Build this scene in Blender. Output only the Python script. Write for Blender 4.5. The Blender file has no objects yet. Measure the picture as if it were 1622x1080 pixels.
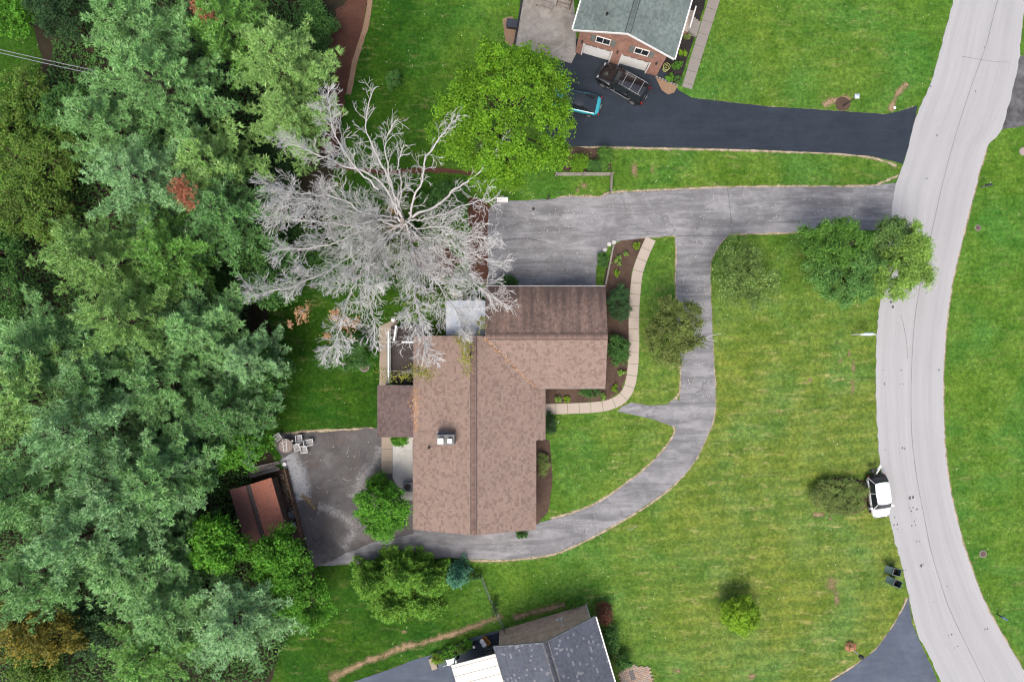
import bpy, bmesh, math, random
import numpy as np
from mathutils import Vector, Matrix
R = math.radians
scn = bpy.context.scene
COL = scn.collection

# ---------------------------------------------------------------- camera, sky, sun, exposure
HCAM = 60.0          # flying height in metres
SC = 18.0            # photo pixels per metre on the ground
cam_d = bpy.data.cameras.new('camera'); cam = bpy.data.objects.new('camera', cam_d); COL.objects.link(cam)
cam.location = (0, 0, HCAM); cam.rotation_euler = (0, 0, 0)
cam_d.sensor_width = 36; cam_d.lens = 36 * HCAM / (1622 / SC); cam_d.clip_start = .5; cam_d.clip_end = 3000
scn.camera = cam
SUN_EL, SUN_AZ = 60, 196
world = bpy.data.worlds.new('World'); scn.world = world; world.use_nodes = True
wn = world.node_tree.nodes; wl = world.node_tree.links
sky = wn.new('ShaderNodeTexSky'); sky.sky_type = 'NISHITA'; sky.sun_disc = False
sky.sun_elevation = R(SUN_EL); sky.sun_rotation = R(SUN_AZ); sky.dust_density = 8.0; sky.air_density = .8; sky.ozone_density = .3; sky.altitude = 500
wn['Background'].inputs[1].default_value = 0.15
wl.new(sky.outputs[0], wn['Background'].inputs[0])
sd = bpy.data.lights.new('sun', 'SUN'); sd.energy = 1.2; sd.angle = R(28); sd.color = (1, .97, .94)
so = bpy.data.objects.new('sun', sd); COL.objects.link(so)
sdir = Vector((math.sin(R(SUN_AZ)) * math.cos(R(SUN_EL)), math.cos(R(SUN_AZ)) * math.cos(R(SUN_EL)), math.sin(R(SUN_EL))))
so.rotation_euler = (-sdir).to_track_quat('-Z', 'Y').to_euler(); so.location = (-40, -40, 80)
scn.view_settings.view_transform = 'Standard'; scn.view_settings.look = 'None'
scn.view_settings.exposure = 1.1; scn.view_settings.gamma = 1
scn.render.engine = 'CYCLES'; scn.cycles.use_denoising = True; scn.cycles.filter_width = 1.15

# ---------------------------------------------------------------- helpers
def W(px, py, h=0.0):
    """photo pixel + height above ground -> world point"""
    k = (HCAM - h) / HCAM / SC
    return Vector(((px - 811) * k, (540 - py) * k, h))
def W2(px, py, h=0.0):
    v = W(px, py, h); return (v.x, v.y)
rng = np.random.default_rng(7); rnd = random.Random(7)

def mesh_np(name, V, F):
    V = np.asarray(V, np.float32); F = np.asarray(F, np.int32); k = F.shape[1]
    m = bpy.data.meshes.new(name)
    m.vertices.add(len(V)); m.vertices.foreach_set('co', V.ravel())
    m.loops.add(F.size); m.loops.foreach_set('vertex_index', F.ravel())
    m.polygons.add(len(F)); m.polygons.foreach_set('loop_start', np.arange(0, F.size, k, dtype=np.int32))
    try: m.polygons.foreach_set('loop_total', np.full(len(F), k, np.int32))
    except Exception: pass
    m.update(calc_edges=True); m.validate()
    if k == 4: m.shade_flat()
    return m

def tagk(o, kind): o['kind'] = kind; return o
def tag(o, label, cat, group=None):
    o['label'] = label; o['category'] = cat
    if group: o['group'] = group
    return o
def link(name, mesh, mat=None, parent=None, loc=(0, 0, 0), rotz=0):
    if mat is not None and not mesh.materials: mesh.materials.append(mat)
    o = bpy.data.objects.new(name, mesh); COL.objects.link(o)
    o.location = loc; o.rotation_euler = (0, 0, rotz)
    if parent: o.parent = parent
    return o
def thing(name, label, cat, loc=(0, 0, 0), rotz=0, group=None):
    o = bpy.data.objects.new(name, None); COL.objects.link(o); o.empty_display_size = .3
    o.location = loc; o.rotation_euler = (0, 0, rotz); tag(o, label, cat, group); return o
def root_inv(p):
    while p.parent: p = p.parent
    return (Matrix.Translation(p.location) @ Matrix.Rotation(p.rotation_euler.z, 4, 'Z')).inverted()
def copy_tree(o, parent=None):
    c = o.copy(); COL.objects.link(c); c.parent = parent
    for ch in o.children: copy_tree(ch, c)
    return c

class MB:
    def __init__(s): s.v = []; s.f = []
    def add(s, vs, fs):
        b = len(s.v); s.v += [tuple(v) for v in vs]; s.f += [tuple(i + b for i in f) for f in fs]; return s
    def box(s, c, d, rz=0, rx=0, ry=0):
        M = Matrix.Translation(c) @ Matrix.Rotation(rz, 4, 'Z') @ Matrix.Rotation(ry, 4, 'Y') @ Matrix.Rotation(rx, 4, 'X')
        x, y, z = d[0] / 2, d[1] / 2, d[2] / 2
        vs = [M @ Vector(p) for p in ((-x,-y,-z),(x,-y,-z),(x,y,-z),(-x,y,-z),(-x,-y,z),(x,-y,z),(x,y,z),(-x,y,z))]
        return s.add(vs, [(0,3,2,1),(4,5,6,7),(0,1,5,4),(1,2,6,5),(2,3,7,6),(3,0,4,7)])
    def hexa(s, b, t):          # 4 bottom points ccw, 4 top points
        return s.add(list(b) + list(t), [(0,3,2,1),(4,5,6,7),(0,1,5,4),(1,2,6,5),(2,3,7,6),(3,0,4,7)])
    def prism(s, poly, z0, z1):
        n = len(poly); vs = [(p[0], p[1], z0) for p in poly] + [(p[0], p[1], z1) for p in poly]
        return s.add(vs, [tuple(range(n))[::-1], tuple(range(n, 2 * n))] + [(i, (i + 1) % n, n + (i + 1) % n, n + i) for i in range(n)])
    def tube(s, pts, rad, n=6, cap=True):
        pts = [Vector(p) for p in pts]
        if not hasattr(rad, '__len__'): rad = [rad] * len(pts)
        rings = []; up = Vector((.31, .17, .93))
        for i, p in enumerate(pts):
            d = (pts[min(i + 1, len(pts) - 1)] - pts[max(i - 1, 0)])
            if d.length < 1e-6: d = Vector((0, 0, 1))
            d.normalize(); a = d.cross(up)
            if a.length < .05: a = d.cross(Vector((1, 0, 0)))
            a.normalize(); b = d.cross(a)
            rings.append([p + (a * math.cos(t) + b * math.sin(t)) * rad[i] for t in [2 * math.pi * k / n for k in range(n)]])
        vs = [v for r in rings for v in r]; fs = []
        for i in range(len(pts) - 1):
            for k in range(n): fs.append((i*n+k, i*n+(k+1) % n, (i+1)*n+(k+1) % n, (i+1)*n+k))
        if cap and n > 2: fs += [tuple(range(n))[::-1], tuple(range((len(pts)-1)*n, len(pts)*n))]
        return s.add(vs, fs)
    def lathe(s, prof, c=(0, 0, 0), n=16, axis='Z'):
        vs = []; fs = []; m = len(prof)
        for k in range(n):
            a = 2 * math.pi * k / n
            for r, z in prof:
                p = (r * math.cos(a), r * math.sin(a), z)
                if axis == 'Y': p = (p[0], p[2], p[1])
                vs.append((p[0] + c[0], p[1] + c[1], p[2] + c[2]))
        for k in range(n):
            for j in range(m - 1):
                fs.append((k*m+j, ((k+1) % n)*m+j, ((k+1) % n)*m+j+1, k*m+j+1))
        fs.append(tuple(k*m for k in range(n))[::-1]); fs.append(tuple(k*m+m-1 for k in range(n)))
        return s.add(vs, fs)
    def loft(s, rings):
        n = len(rings[0]); vs = [v for r in rings for v in r]; fs = []
        for i in range(len(rings) - 1):
            for k in range(n): fs.append((i*n+k, i*n+(k+1) % n, (i+1)*n+(k+1) % n, (i+1)*n+k))
        fs += [tuple(range(n))[::-1], tuple(range((len(rings)-1)*n, len(rings)*n))]
        return s.add(vs, fs)
    def panel(s, a, b, c, d, bulge, th=.02, nu=5, nv=4, sq=0):      # curved sheet a-b (bottom) d-c (top)
        a, b, c, d = map(Vector, (a, b, c, d)); nrm = (b - a).cross(d - a).normalized(); top = []; bot = []
        for j in range(nv + 1):
            for i in range(nu + 1):
                u, v = i / nu, j / nv
                if sq:
                    uu, vv = 2*u-1, 2*v-1; u, v = .5 + .5*uu*math.sqrt(1 - sq*vv*vv/2), .5 + .5*vv*math.sqrt(1 - sq*uu*uu/2)
                p = (a * (1-u) + b * u) * (1-v) + (d * (1-u) + c * u) * v
                q = p + nrm * bulge * (1 - (2*u-1)**2) * (1 - .6 * (2*v-1)**2)
                top.append(q + nrm * th / 2); bot.append(q - nrm * th / 2)
        n = len(top); w = nu + 1; fs = []
        for j in range(nv):
            for i in range(nu):
                k = j*w+i; fs.append((k, k+1, k+w+1, k+w)); fs.append((n+k, n+k+w, n+k+w+1, n+k+1))
        edge = [i for i in range(w)] + [j*w+nu for j in range(1, nv+1)] + [nv*w+i for i in range(nu-1, -1, -1)] + [j*w for j in range(nv-1, 0, -1)]
        for i in range(len(edge)):
            p, q = edge[i], edge[(i+1) % len(edge)]; fs.append((p, n+p, n+q, q))
        return s.add(top + bot, fs)
    def build(s, name, mat, parent=None, world=False, smooth=0, fixn=True):
        vs = s.v
        if world and parent:
            M = root_inv(parent); vs = [M @ Vector(v) for v in vs]
        m = bpy.data.meshes.new(name); m.from_pydata([tuple(v) for v in vs], [], s.f)
        if fixn:
            bm = bmesh.new(); bm.from_mesh(m); bmesh.ops.recalc_face_normals(bm, faces=bm.faces); bm.to_mesh(m); bm.free()
        if smooth:
            m.polygons.foreach_set('use_smooth', [True] * len(m.polygons))
            try: m.set_sharp_from_angle(angle=R(smooth))
            except Exception: pass
        m.update(); return link(name, m, mat, parent)

def catmull(pts, n=6, closed=False):
    pts = [Vector((p[0], p[1], p[2] if len(p) > 2 else 0)) for p in pts]; out = []; N = len(pts)
    for i in range(N if closed else N - 1):
        g = (lambda k: pts[k % N]) if closed else (lambda k: pts[max(0, min(N-1, k))])
        p0, p1, p2, p3 = g(i-1), g(i), g(i+1), g(i+2)
        for k in range(n):
            t = k / n
            out.append(.5 * ((2*p1) + (-p0+p2)*t + (2*p0-5*p1+4*p2-p3)*t*t + (-p0+3*p1-3*p2+p3)*t**3))
    if not closed: out.append(pts[-1])
    return out
def resample(pts, step, closed=True):
    out = []; N = len(pts)
    for i in range(N if closed else N - 1):
        a, b = Vector(pts[i]), Vector(pts[(i+1) % N]); n = max(1, int((b-a).length / step))
        for k in range(n): out.append(a.lerp(b, k / n))
    if not closed: out.append(Vector(pts[-1]))
    return out
def sheet(name, pix, z, mat, smooth=0, jit=0.0, step=.35, kind='structure', parent=None):
    """flat ground sheet (with a small thickness) from photo pixels"""
    pts = [W(*p) for p in pix]
    if smooth: pts = catmull(pts, smooth, True)
    pts = resample([Vector((p.x, p.y, 0)) for p in pts], step)
    if jit:
        n = len(pts); ph = [rng.uniform(0, 6.28) for _ in range(6)]
        q = []
        for i, p in enumerate(pts):
            d = (pts[(i+1) % n] - pts[i-1]); d = Vector((-d.y, d.x, 0)).normalized() if d.length > 0 else Vector((0, 0, 0))
            q.append(p + d * jit * (rng.normal() * .55 + .5 * math.sin(i * .31 + ph[0]) + .5 * math.sin(i * .87 + ph[1])))
        pts = q
    n = len(pts)
    bm = bmesh.new(); vs = [bm.verts.new((p.x, p.y, z)) for p in pts]
    f = bm.faces.new(vs); f.normal_update()
    if f.normal.z < 0: f.normal_flip()
    bmesh.ops.triangulate(bm, faces=[f])
    be = [e for e in bm.edges if len(e.link_faces) == 1]
    r = bmesh.ops.extrude_edge_only(bm, edges=be)
    for v in r['geom']:
        if isinstance(v, bmesh.types.BMVert): v.co.z = z - .06
    bmesh.ops.recalc_face_normals(bm, faces=bm.faces)
    m = bpy.data.meshes.new(name); bm.to_mesh(m); bm.free()
    o = link(name, m, mat, parent)
    if kind: tagk(o, kind)
    return o
def strip(name, pix, width, z, mat, jit=.08, step=.3, smooth=5, kind='structure', raw=False):
    pts = [Vector(p) for p in pix] if raw else [W(*p) for p in pix]
    pts = resample(catmull(pts, smooth), step, False); n = len(pts); V = []; F = []; E = []
    for i, p in enumerate(pts):
        d = (pts[min(i+1, n-1)] - pts[max(i-1, 0)]); d = Vector((-d.y, d.x, 0)).normalized(); w = width * .5
        end = 1.0 if i in (0, n-1) else 0.0
        V += [p + d*(w + jit*.3*rng.normal()) + Vector((0, 0, z)), p + Vector((0, 0, z)), p - d*(w + jit*.3*rng.normal()) + Vector((0, 0, z))]; E += [1.0, end, 1.0]
        if i: k = 3*i; F += [(k-3, k-2, k+1, k), (k-2, k-1, k+2, k+1)]
    o = MB().add(V, F).build(name, mat, fixn=False); me = o.data
    at = me.attributes.new('edge', 'FLOAT', 'POINT'); at.data.foreach_set('value', E)
    if me.polygons[0].normal.z < 0: me.flip_normals()
    return tagk(o, kind)
def blot(name, px, py, a, b, z, mat):
    """round patch with a ragged thinning edge; a, b = half axes in metres"""
    c = W(px, py); V = [(c.x, c.y, z)]; E = [0.0]; F = []; n = 16
    for i in range(n):
        t = 6.2832*i/n; V.append((c.x + a*math.cos(t), c.y + b*math.sin(t), z)); E.append(1.0); F.append((0, 1+i, 1+(i+1) % n))
    o = MB().add(V, F).build(name, mat, fixn=False); at = o.data.attributes.new('edge', 'FLOAT', 'POINT'); at.data.foreach_set('value', E)
    return tagk(o, 'structure')

# ---------------------------------------------------------------- materials
class NT:
    def __init__(s, name, k=.71):
        s.k = k      # mineral and painted surfaces sit on a common albedo scale
        s.m = bpy.data.materials.new(name); s.m.use_nodes = True; s.t = s.m.node_tree; s.n = s.t.nodes; s.l = s.t.links
        s.b = s.n['Principled BSDF']; s.out = s.n['Material Output']
    def node(s, t, **kw):
        x = s.n.new(t)
        for k, v in kw.items(): setattr(x, k, v)
        return x
    def pos(s, obj=False):
        if obj: return s.node('ShaderNodeTexCoord').outputs['Object']
        return s.node('ShaderNodeNewGeometry').outputs['Position']
    def noise(s, vec, scale, detail=4, rough=.6, dist=0):
        x = s.node('ShaderNodeTexNoise'); x.inputs['Scale'].default_value = scale; x.inputs['Detail'].default_value = detail
        x.inputs['Roughness'].default_value = rough; x.inputs['Distortion'].default_value = dist
        s.l.new(vec, x.inputs['Vector']); return x.outputs['Fac']
    def ramp(s, fac, stops, interp='LINEAR'):
        x = s.node('ShaderNodeValToRGB'); x.color_ramp.interpolation = interp; e = x.color_ramp.elements
        while len(e) < len(stops): e.new(.5)
        for k, (p, c) in enumerate(stops):
            e[k].position = p; e[k].color = (*c, 1) if hasattr(c, '__len__') else (c, c, c, 1)
        s.l.new(fac, x.inputs['Fac']); return x.outputs['Color']
    def mix(s, fac, a, b, mode='MIX'):
        x = s.node('ShaderNodeMix'); x.data_type = 'RGBA'; x.blend_type = mode; x.clamp_result = False
        for sock, v in ((x.inputs[0], fac), (x.inputs[6], a), (x.inputs[7], b)):
            if hasattr(v, 'links'): s.l.new(v, sock)
            else: sock.default_value = v if not hasattr(v, '__len__') else (*v, 1)
        return x.outputs[2]
    def math(s, op, a, b=0.0, c=None, clamp=False):
        x = s.node('ShaderNodeMath', operation=op); x.use_clamp = clamp
        for k, v in enumerate((a, b) + ((c,) if c is not None else ())):
            if hasattr(v, 'links'): s.l.new(v, x.inputs[k])
            else: x.inputs[k].default_value = v
        return x.outputs[0]
    def xyz(s, vec):
        x = s.node('ShaderNodeSeparateXYZ'); s.l.new(vec, x.inputs[0]); return x.outputs
    def comb(s, a, b, c=0.0):
        x = s.node('ShaderNodeCombineXYZ')
        for k, v in enumerate((a, b, c)):
            if hasattr(v, 'links'): s.l.new(v, x.inputs[k])
            else: x.inputs[k].default_value = v
        return x.outputs[0]
    def scale(s, vec, sc, rz=0):
        x = s.node('ShaderNodeMapping'); x.inputs['Scale'].default_value = sc; x.inputs['Rotation'].default_value = (0, 0, rz)
        s.l.new(vec, x.inputs['Vector']); return x.outputs[0]
    def bump(s, h, st=.3, dist=.05):
        x = s.node('ShaderNodeBump'); x.inputs['Strength'].default_value = st; x.inputs['Distance'].default_value = dist
        s.l.new(h, x.inputs['Height']); s.l.new(x.outputs[0], s.b.inputs['Normal'])
    def fin(s, col, rough=.8, spec=.3, metal=0):
        k = s.k
        if hasattr(col, 'links'): s.l.new(s.mix(1, col, (k, k, k), 'MULTIPLY') if k != 1 else col, s.b.inputs['Base Color'])
        else: s.b.inputs['Base Color'].default_value = (*mul(col, k), 1)
        if hasattr(rough, 'links'): s.l.new(rough, s.b.inputs['Roughness'])
        else: s.b.inputs['Roughness'].default_value = rough
        s.b.inputs['Specular IOR Level'].default_value = spec; s.b.inputs['Metallic'].default_value = metal
        return s.m
def mul(c, k): return tuple(x * k for x in c)

def M_plain(name, c, rough=.6, var=.18, scale=6, spec=.4, metal=0, bump=0, coat=0):
    t = NT(name); p = t.pos(True); n = t.noise(p, scale, 5)
    n2 = t.noise(p, scale * 9, 3)
    col = t.mix(t.math('MULTIPLY', n, 1), mul(c, 1 - var), mul(c, 1 + var)); col = t.mix(.35, col, t.ramp(n2, [(.3, mul(c, .75)), (.7, mul(c, 1.2))]))
    if bump: t.bump(n2, bump, .02)
    m = t.fin(col, rough, spec, metal)
    if coat: t.b.inputs['Coat Weight'].default_value = coat; t.b.inputs['Coat Roughness'].default_value = .05
    return m

def M_lawn():
    t = NT('lawn grass', 1); p = t.pos(); x, y, _ = t.xyz(p)
    big = t.noise(p, .055, 3); mid = t.ramp(t.noise(p, .45, 5, .65, .4), [(.36, 0.0), (.64, 1.0)]); fine = t.noise(p, 3.2, 6, .75); hair = t.noise(p, 14, 5, .8)
    # two grass mixtures: deep fescue (old back gardens, north lots) and a drier yellow-green one (front lawn)
    dry = t.mix(mid, (0.0571,0.0966,0.0145), (0.0937,0.1343,0.0274))
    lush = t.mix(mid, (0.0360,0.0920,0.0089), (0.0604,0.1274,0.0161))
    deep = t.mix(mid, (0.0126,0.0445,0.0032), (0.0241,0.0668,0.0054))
    wob = t.math('MULTIPLY_ADD', big, 14.0, -7.0)
    ys = t.math('ADD', y, wob); xs = t.math('ADD', x, wob)
    f_dry = t.math('MULTIPLY', t.ramp(t.math('MULTIPLY_ADD', ys, -.035, .52), [(.2, .25), (.62, 1.0)]), t.ramp(t.math('MULTIPLY_ADD', xs, .01, .5), [(.53, .1), (.68, 1.0), (.835, 1.0), (.865, .2)]))
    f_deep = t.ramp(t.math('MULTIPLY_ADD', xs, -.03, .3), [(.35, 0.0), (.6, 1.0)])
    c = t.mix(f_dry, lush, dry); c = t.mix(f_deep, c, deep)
    # different grasses grow in drifts: bluish fescue and yellow-green rye
    c = t.mix(1, c, t.ramp(t.noise(p, .16, 5, .6, .5), [(.36, (.82, 1.0, 1.15)), (.5, (1, 1, 1)), (.64, (1.12, 1.02, .88))]), 'MULTIPLY')
    # mower passes
    wv = t.node('ShaderNodeTexWave', wave_type='BANDS', bands_direction='Y'); wv.inputs['Scale'].default_value = .30; wv.inputs['Distortion'].default_value = 1.1; wv.inputs['Detail'].default_value = 3; wv.inputs['Detail Scale'].default_value = .35
    t.l.new(t.scale(p, (.5, 1, 1), R(-11)), wv.inputs['Vector'])
    c = t.mix(t.math('MULTIPLY', wv.outputs['Fac'], t.math('MULTIPLY_ADD', f_dry, .42, .10)), c, t.mix(1, c, (1.6, 1.35, 1.3), 'MULTIPLY'))
    # clumps of coarse grass, thin and straw-coloured patches
    c = t.mix(t.ramp(t.noise(p, 1.1, 5, .7), [(.46, 0.0), (.62, .7)]), c, t.mix(1, c, (.55, .72, .6), 'MULTIPLY'))
    straw = t.math('MULTIPLY', t.ramp(t.noise(t.scale(p, (.5, 1.9, 1), R(-11)), .9, 6, .75), [(.54, 0.0), (.70, 1.0)]), t.ramp(t.noise(p, .12, 2), [(.38, .2), (.62, .85)]))
    straw = t.math('MULTIPLY', straw, t.ramp(f_dry, [(0, .35), (1, 1.0)]))
    c = t.mix(straw, c, (.27, .225, .095))
    c = t.mix(1, c, t.ramp(fine, [(.34, .58), (.5, 1.0), (.66, 1.48)]), 'MULTIPLY')
    c = t.mix(1, c, t.ramp(hair, [(.34, .58), (.5, 1.0), (.66, 1.5)]), 'MULTIPLY')
    # clover and petals
    v = t.node('ShaderNodeTexVoronoi'); v.inputs['Scale'].default_value = 1.3; t.l.new(p, v.inputs['Vector'])
    c = t.mix(t.ramp(v.outputs['Distance'], [(.03, .75), (.07, 0.0)]), c, (.5, .5, .36))
    h = t.math('ADD', t.math('MULTIPLY', fine, .6), t.math('MULTIPLY', hair, .5)); t.bump(h, .55, .12)
    return t.fin(c, .95, .1)

def M_asphalt(name, c, patch=.25, grain=.3, crack=0.0, stain=(.5, .35), stainc=None, warm=None, pscale=.25, specks=0, smear=0):
    t = NT(name); p = t.pos()
    big = t.noise(p, pscale, 5, .6, .6); med = t.noise(p, 1.5, 6, .7); gr = t.noise(p, 30, 4, .8)
    col = t.mix(t.ramp(big, [(.3, 0.0), (.7, 1.0)]), mul(c, 1 - patch), mul(c, 1 + patch))
    col = t.mix(1, col, t.ramp(med, [(.25, 1 - grain), (.75, 1 + grain)]), 'MULTIPLY')
    col = t.mix(1, col, t.ramp(gr, [(.25, .70), (.75, 1.30)]), 'MULTIPLY')
    if stainc: col = t.mix(t.ramp(t.noise(p, .55, 7, .72, 1.2), [(stain[0], 0.0), (stain[0] + .2, stain[1])]), col, stainc)
    if smear:
        col = t.mix(t.ramp(t.noise(t.scale(p, (.22, 1.5, 1)), .8, 6, .68, .8), [(.42, 0.0), (.62, smear)]), col, mul(c, .62))
        col = t.mix(t.ramp(t.noise(t.scale(p, (.2, 1.3, 1), .05), 1.1, 6, .7, .6), [(.50, 0.0), (.66, smear*.7)]), col, mul(c, 1.65))
    if warm: col = t.mix(t.ramp(t.noise(t.scale(p, (1, 1, 1), 1), .33, 6, .7, .8), [(.5, 0.0), (.72, .6)]), col, warm)
    if crack:
        v = t.node('ShaderNodeTexVoronoi', feature='DISTANCE_TO_EDGE'); v.inputs['Scale'].default_value = .16
        q = t.node('ShaderNodeVectorMath', operation='ADD'); t.l.new(p, q.inputs[0])
        nc = t.node('ShaderNodeTexNoise'); nc.inputs['Scale'].default_value = .9; nc.inputs['Detail'].default_value = 5; t.l.new(p, nc.inputs['Vector'])
        sv = t.node('ShaderNodeVectorMath', operation='SCALE'); sv.inputs['Scale'].default_value = 2.2; t.l.new(nc.outputs['Color'], sv.inputs[0]); t.l.new(sv.outputs[0], q.inputs[1])
        t.l.new(q.outputs[0], v.inputs['Vector'])
        ck = t.math('MULTIPLY', t.ramp(v.outputs['Distance'], [(.0, 1.0), (.012, 0.0)]), t.ramp(t.noise(p, .15, 2), [(.42, 0.0), (.6, crack)]))
        col = t.mix(ck, col, mul(c, .35))
    if specks:
        v = t.node('ShaderNodeTexVoronoi'); v.inputs['Scale'].default_value = 1.7; t.l.new(p, v.inputs['Vector'])
        col = t.mix(t.ramp(v.outputs['Distance'], [(.025, specks), (.06, 0.0)]), col, (.6, .6, .55))
    t.bump(gr, .25, .01)
    return t.fin(col, .9, .18)

def M_ground(name, c1, c2, c3, sc=2.0, bump=.6, spot=None):
    t = NT(name); p = t.pos(); a = t.noise(p, sc * .25, 5, .7); b = t.noise(p, sc * 1.8, 6, .75); h = t.noise(p, sc * 9, 4, .8)
    c = t.mix(t.ramp(a, [(.35, 0.0), (.65, 1.0)]), c1, c2); c = t.mix(t.ramp(b, [(.52, 0.0), (.7, .8)]), c, c3)
    c = t.mix(1, c, t.ramp(h, [(.25, .5), (.75, 1.6)]), 'MULTIPLY'); t.bump(h, bump, .06)
    return t.fin(c, .95, .15)

def M_worn(name, c1, c2, c3, sc=3.0, lo=.30, hi=.75, bias=.0):
    """bare soil that thins out into the grass towards the rim of its patch"""
    t = NT(name); p = t.pos(); a = t.node('ShaderNodeAttribute'); a.attribute_name = 'edge'
    n1 = t.noise(p, sc*.4, 5, .7); n2 = t.noise(p, sc*1.7, 5, .75); h = t.noise(p, sc*8, 4, .8)
    c = t.mix(t.ramp(n1, [(.35, 0.0), (.65, 1.0)]), c1, c2); c = t.mix(t.ramp(n2, [(.48, 0.0), (.64, .85)]), c, c3)
    c = t.mix(1, c, t.ramp(h, [(.3, .55), (.7, 1.5)]), 'MULTIPLY'); t.fin(c, .95, .1)
    f = t.math('SUBTRACT', t.math('ADD', t.math('MULTIPLY_ADD', n1, 1.6, bias), t.math('MULTIPLY', t.math('SUBTRACT', h, .5), 1.2)), a.outputs['Fac'])
    tr = t.node('ShaderNodeBsdfTransparent'); ms = t.node('ShaderNodeMixShader'); t.l.new(t.ramp(f, [(lo, 0.0), (hi, 1.0)]), ms.inputs[0])
    t.l.new(tr.outputs[0], ms.inputs[1]); t.l.new(t.b.outputs[0], ms.inputs[2]); t.l.new(ms.outputs[0], t.out.inputs[0]); return t.m

def M_leaf(name, cols, trans=.25, spec=.25, rough=.6, cvar=.35, nsc=.5):
    """per-leaf hue from the mesh island, slow hue drift through the crown"""
    t = NT(name, 1); g = t.node('ShaderNodeNewGeometry'); p = t.pos()
    n = len(cols); c = t.ramp(g.outputs['Random Per Island'], [((k + .5) / n, cc) for k, cc in enumerate(cols)])
    dr = t.noise(p, nsc, 3); c = t.mix(1, c, t.ramp(dr, [(.28, 1 - cvar), (.72, 1 + cvar)]), 'MULTIPLY')
    t.fin(c, rough, spec)
    tr = t.node('ShaderNodeBsdfTranslucent'); t.l.new(t.mix(1, c, (1.3, 1.35, .6), 'MULTIPLY'), tr.inputs['Color'])
    ms = t.node('ShaderNodeMixShader'); ms.inputs[0].default_value = trans
    t.l.new(t.b.outputs[0], ms.inputs[1]); t.l.new(tr.outputs[0], ms.inputs[2]); t.l.new(ms.outputs[0], t.out.inputs[0])
    return t.m

def M_shingle(name, cols, var=.2, moss=None, streak=0, ry=False):
    t = NT(name); g = t.node('ShaderNodeNewGeometry'); p = t.pos(); n = len(cols)
    c = t.ramp(g.outputs['Random Per Island'], [((k + .5) / n, cc) for k, cc in enumerate(cols)], 'CONSTANT')
    c = t.mix(1, c, t.ramp(t.noise(p, .5, 5, .65), [(.3, 1 - var), (.7, 1 + var)]), 'MULTIPLY')
    c = t.mix(1, c, t.ramp(t.noise(p, 18, 4, .8), [(.3, .82), (.7, 1.18)]), 'MULTIPLY')
    if streak:
        s = t.noise(t.scale(p, (1.6, .22, .2)), 1.3, 5, .65)
        c = t.mix(t.math('MULTIPLY', t.ramp(s, [(.36, 0.0), (.62, 1.0)]), streak), c, moss)
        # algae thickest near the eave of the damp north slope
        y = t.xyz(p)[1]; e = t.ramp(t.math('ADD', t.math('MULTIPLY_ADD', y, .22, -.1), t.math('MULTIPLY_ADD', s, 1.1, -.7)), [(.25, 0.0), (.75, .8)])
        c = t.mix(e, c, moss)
    return t.fin(c, .9, .2)
def M_brick(name, c1, c2, mortar, w=.21, h=.075):
    t = NT(name); p = t.pos(True); x, y, z = t.xyz(p); b = t.node('ShaderNodeTexBrick')
    t.l.new(t.comb(t.math('ADD', x, y), z), b.inputs['Vector']); b.inputs['Scale'].default_value = 1
    b.inputs['Brick Width'].default_value = w; b.inputs['Row Height'].default_value = h; b.inputs['Mortar Size'].default_value = .009
    b.inputs['Color1'].default_value = (*c1, 1); b.inputs['Color2'].default_value = (*c2, 1); b.inputs['Mortar'].default_value = (*mortar, 1)
    c = t.mix(1, b.outputs['Color'], t.ramp(t.noise(p, 1.5, 5), [(.3, .75), (.7, 1.25)]), 'MULTIPLY')
    c = t.mix(1, c, t.ramp(t.noise(p, 9, 4), [(.3, .8), (.7, 1.2)]), 'MULTIPLY'); t.bump(b.outputs['Fac'], -.4, .01)
    return t.fin(c, .85, .25)
def M_siding(name, c, h=.18):
    t = NT(name); p = t.pos(True); z = t.xyz(p)[2]
    f = t.math('FRACT', t.math('DIVIDE', z, h)); c2 = t.mix(t.ramp(f, [(0, 1.0), (.12, 0.0)]), c, mul(c, .55))
    c2 = t.mix(1, c2, t.ramp(t.noise(p, 2, 4), [(.3, .88), (.7, 1.1)]), 'MULTIPLY'); t.bump(f, .4, .02); return t.fin(c2, .6, .3)
def M_wood(name, c, along='X', var=.35):
    t = NT(name); p = t.pos(True); s = (1, 9, 9) if along == 'X' else ((9, 1, 9) if along == 'Y' else (9, 9, 1))
    n = t.noise(t.scale(p, s), 1.6, 6, .7); m = t.noise(p, 2.5, 4)
    c2 = t.mix(n, mul(c, 1 - var), mul(c, 1 + var)); c2 = t.mix(1, c2, t.ramp(m, [(.3, .75), (.7, 1.25)]), 'MULTIPLY')
    t.bump(n, .3, .01); return t.fin(c2, .85, .2)

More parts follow.
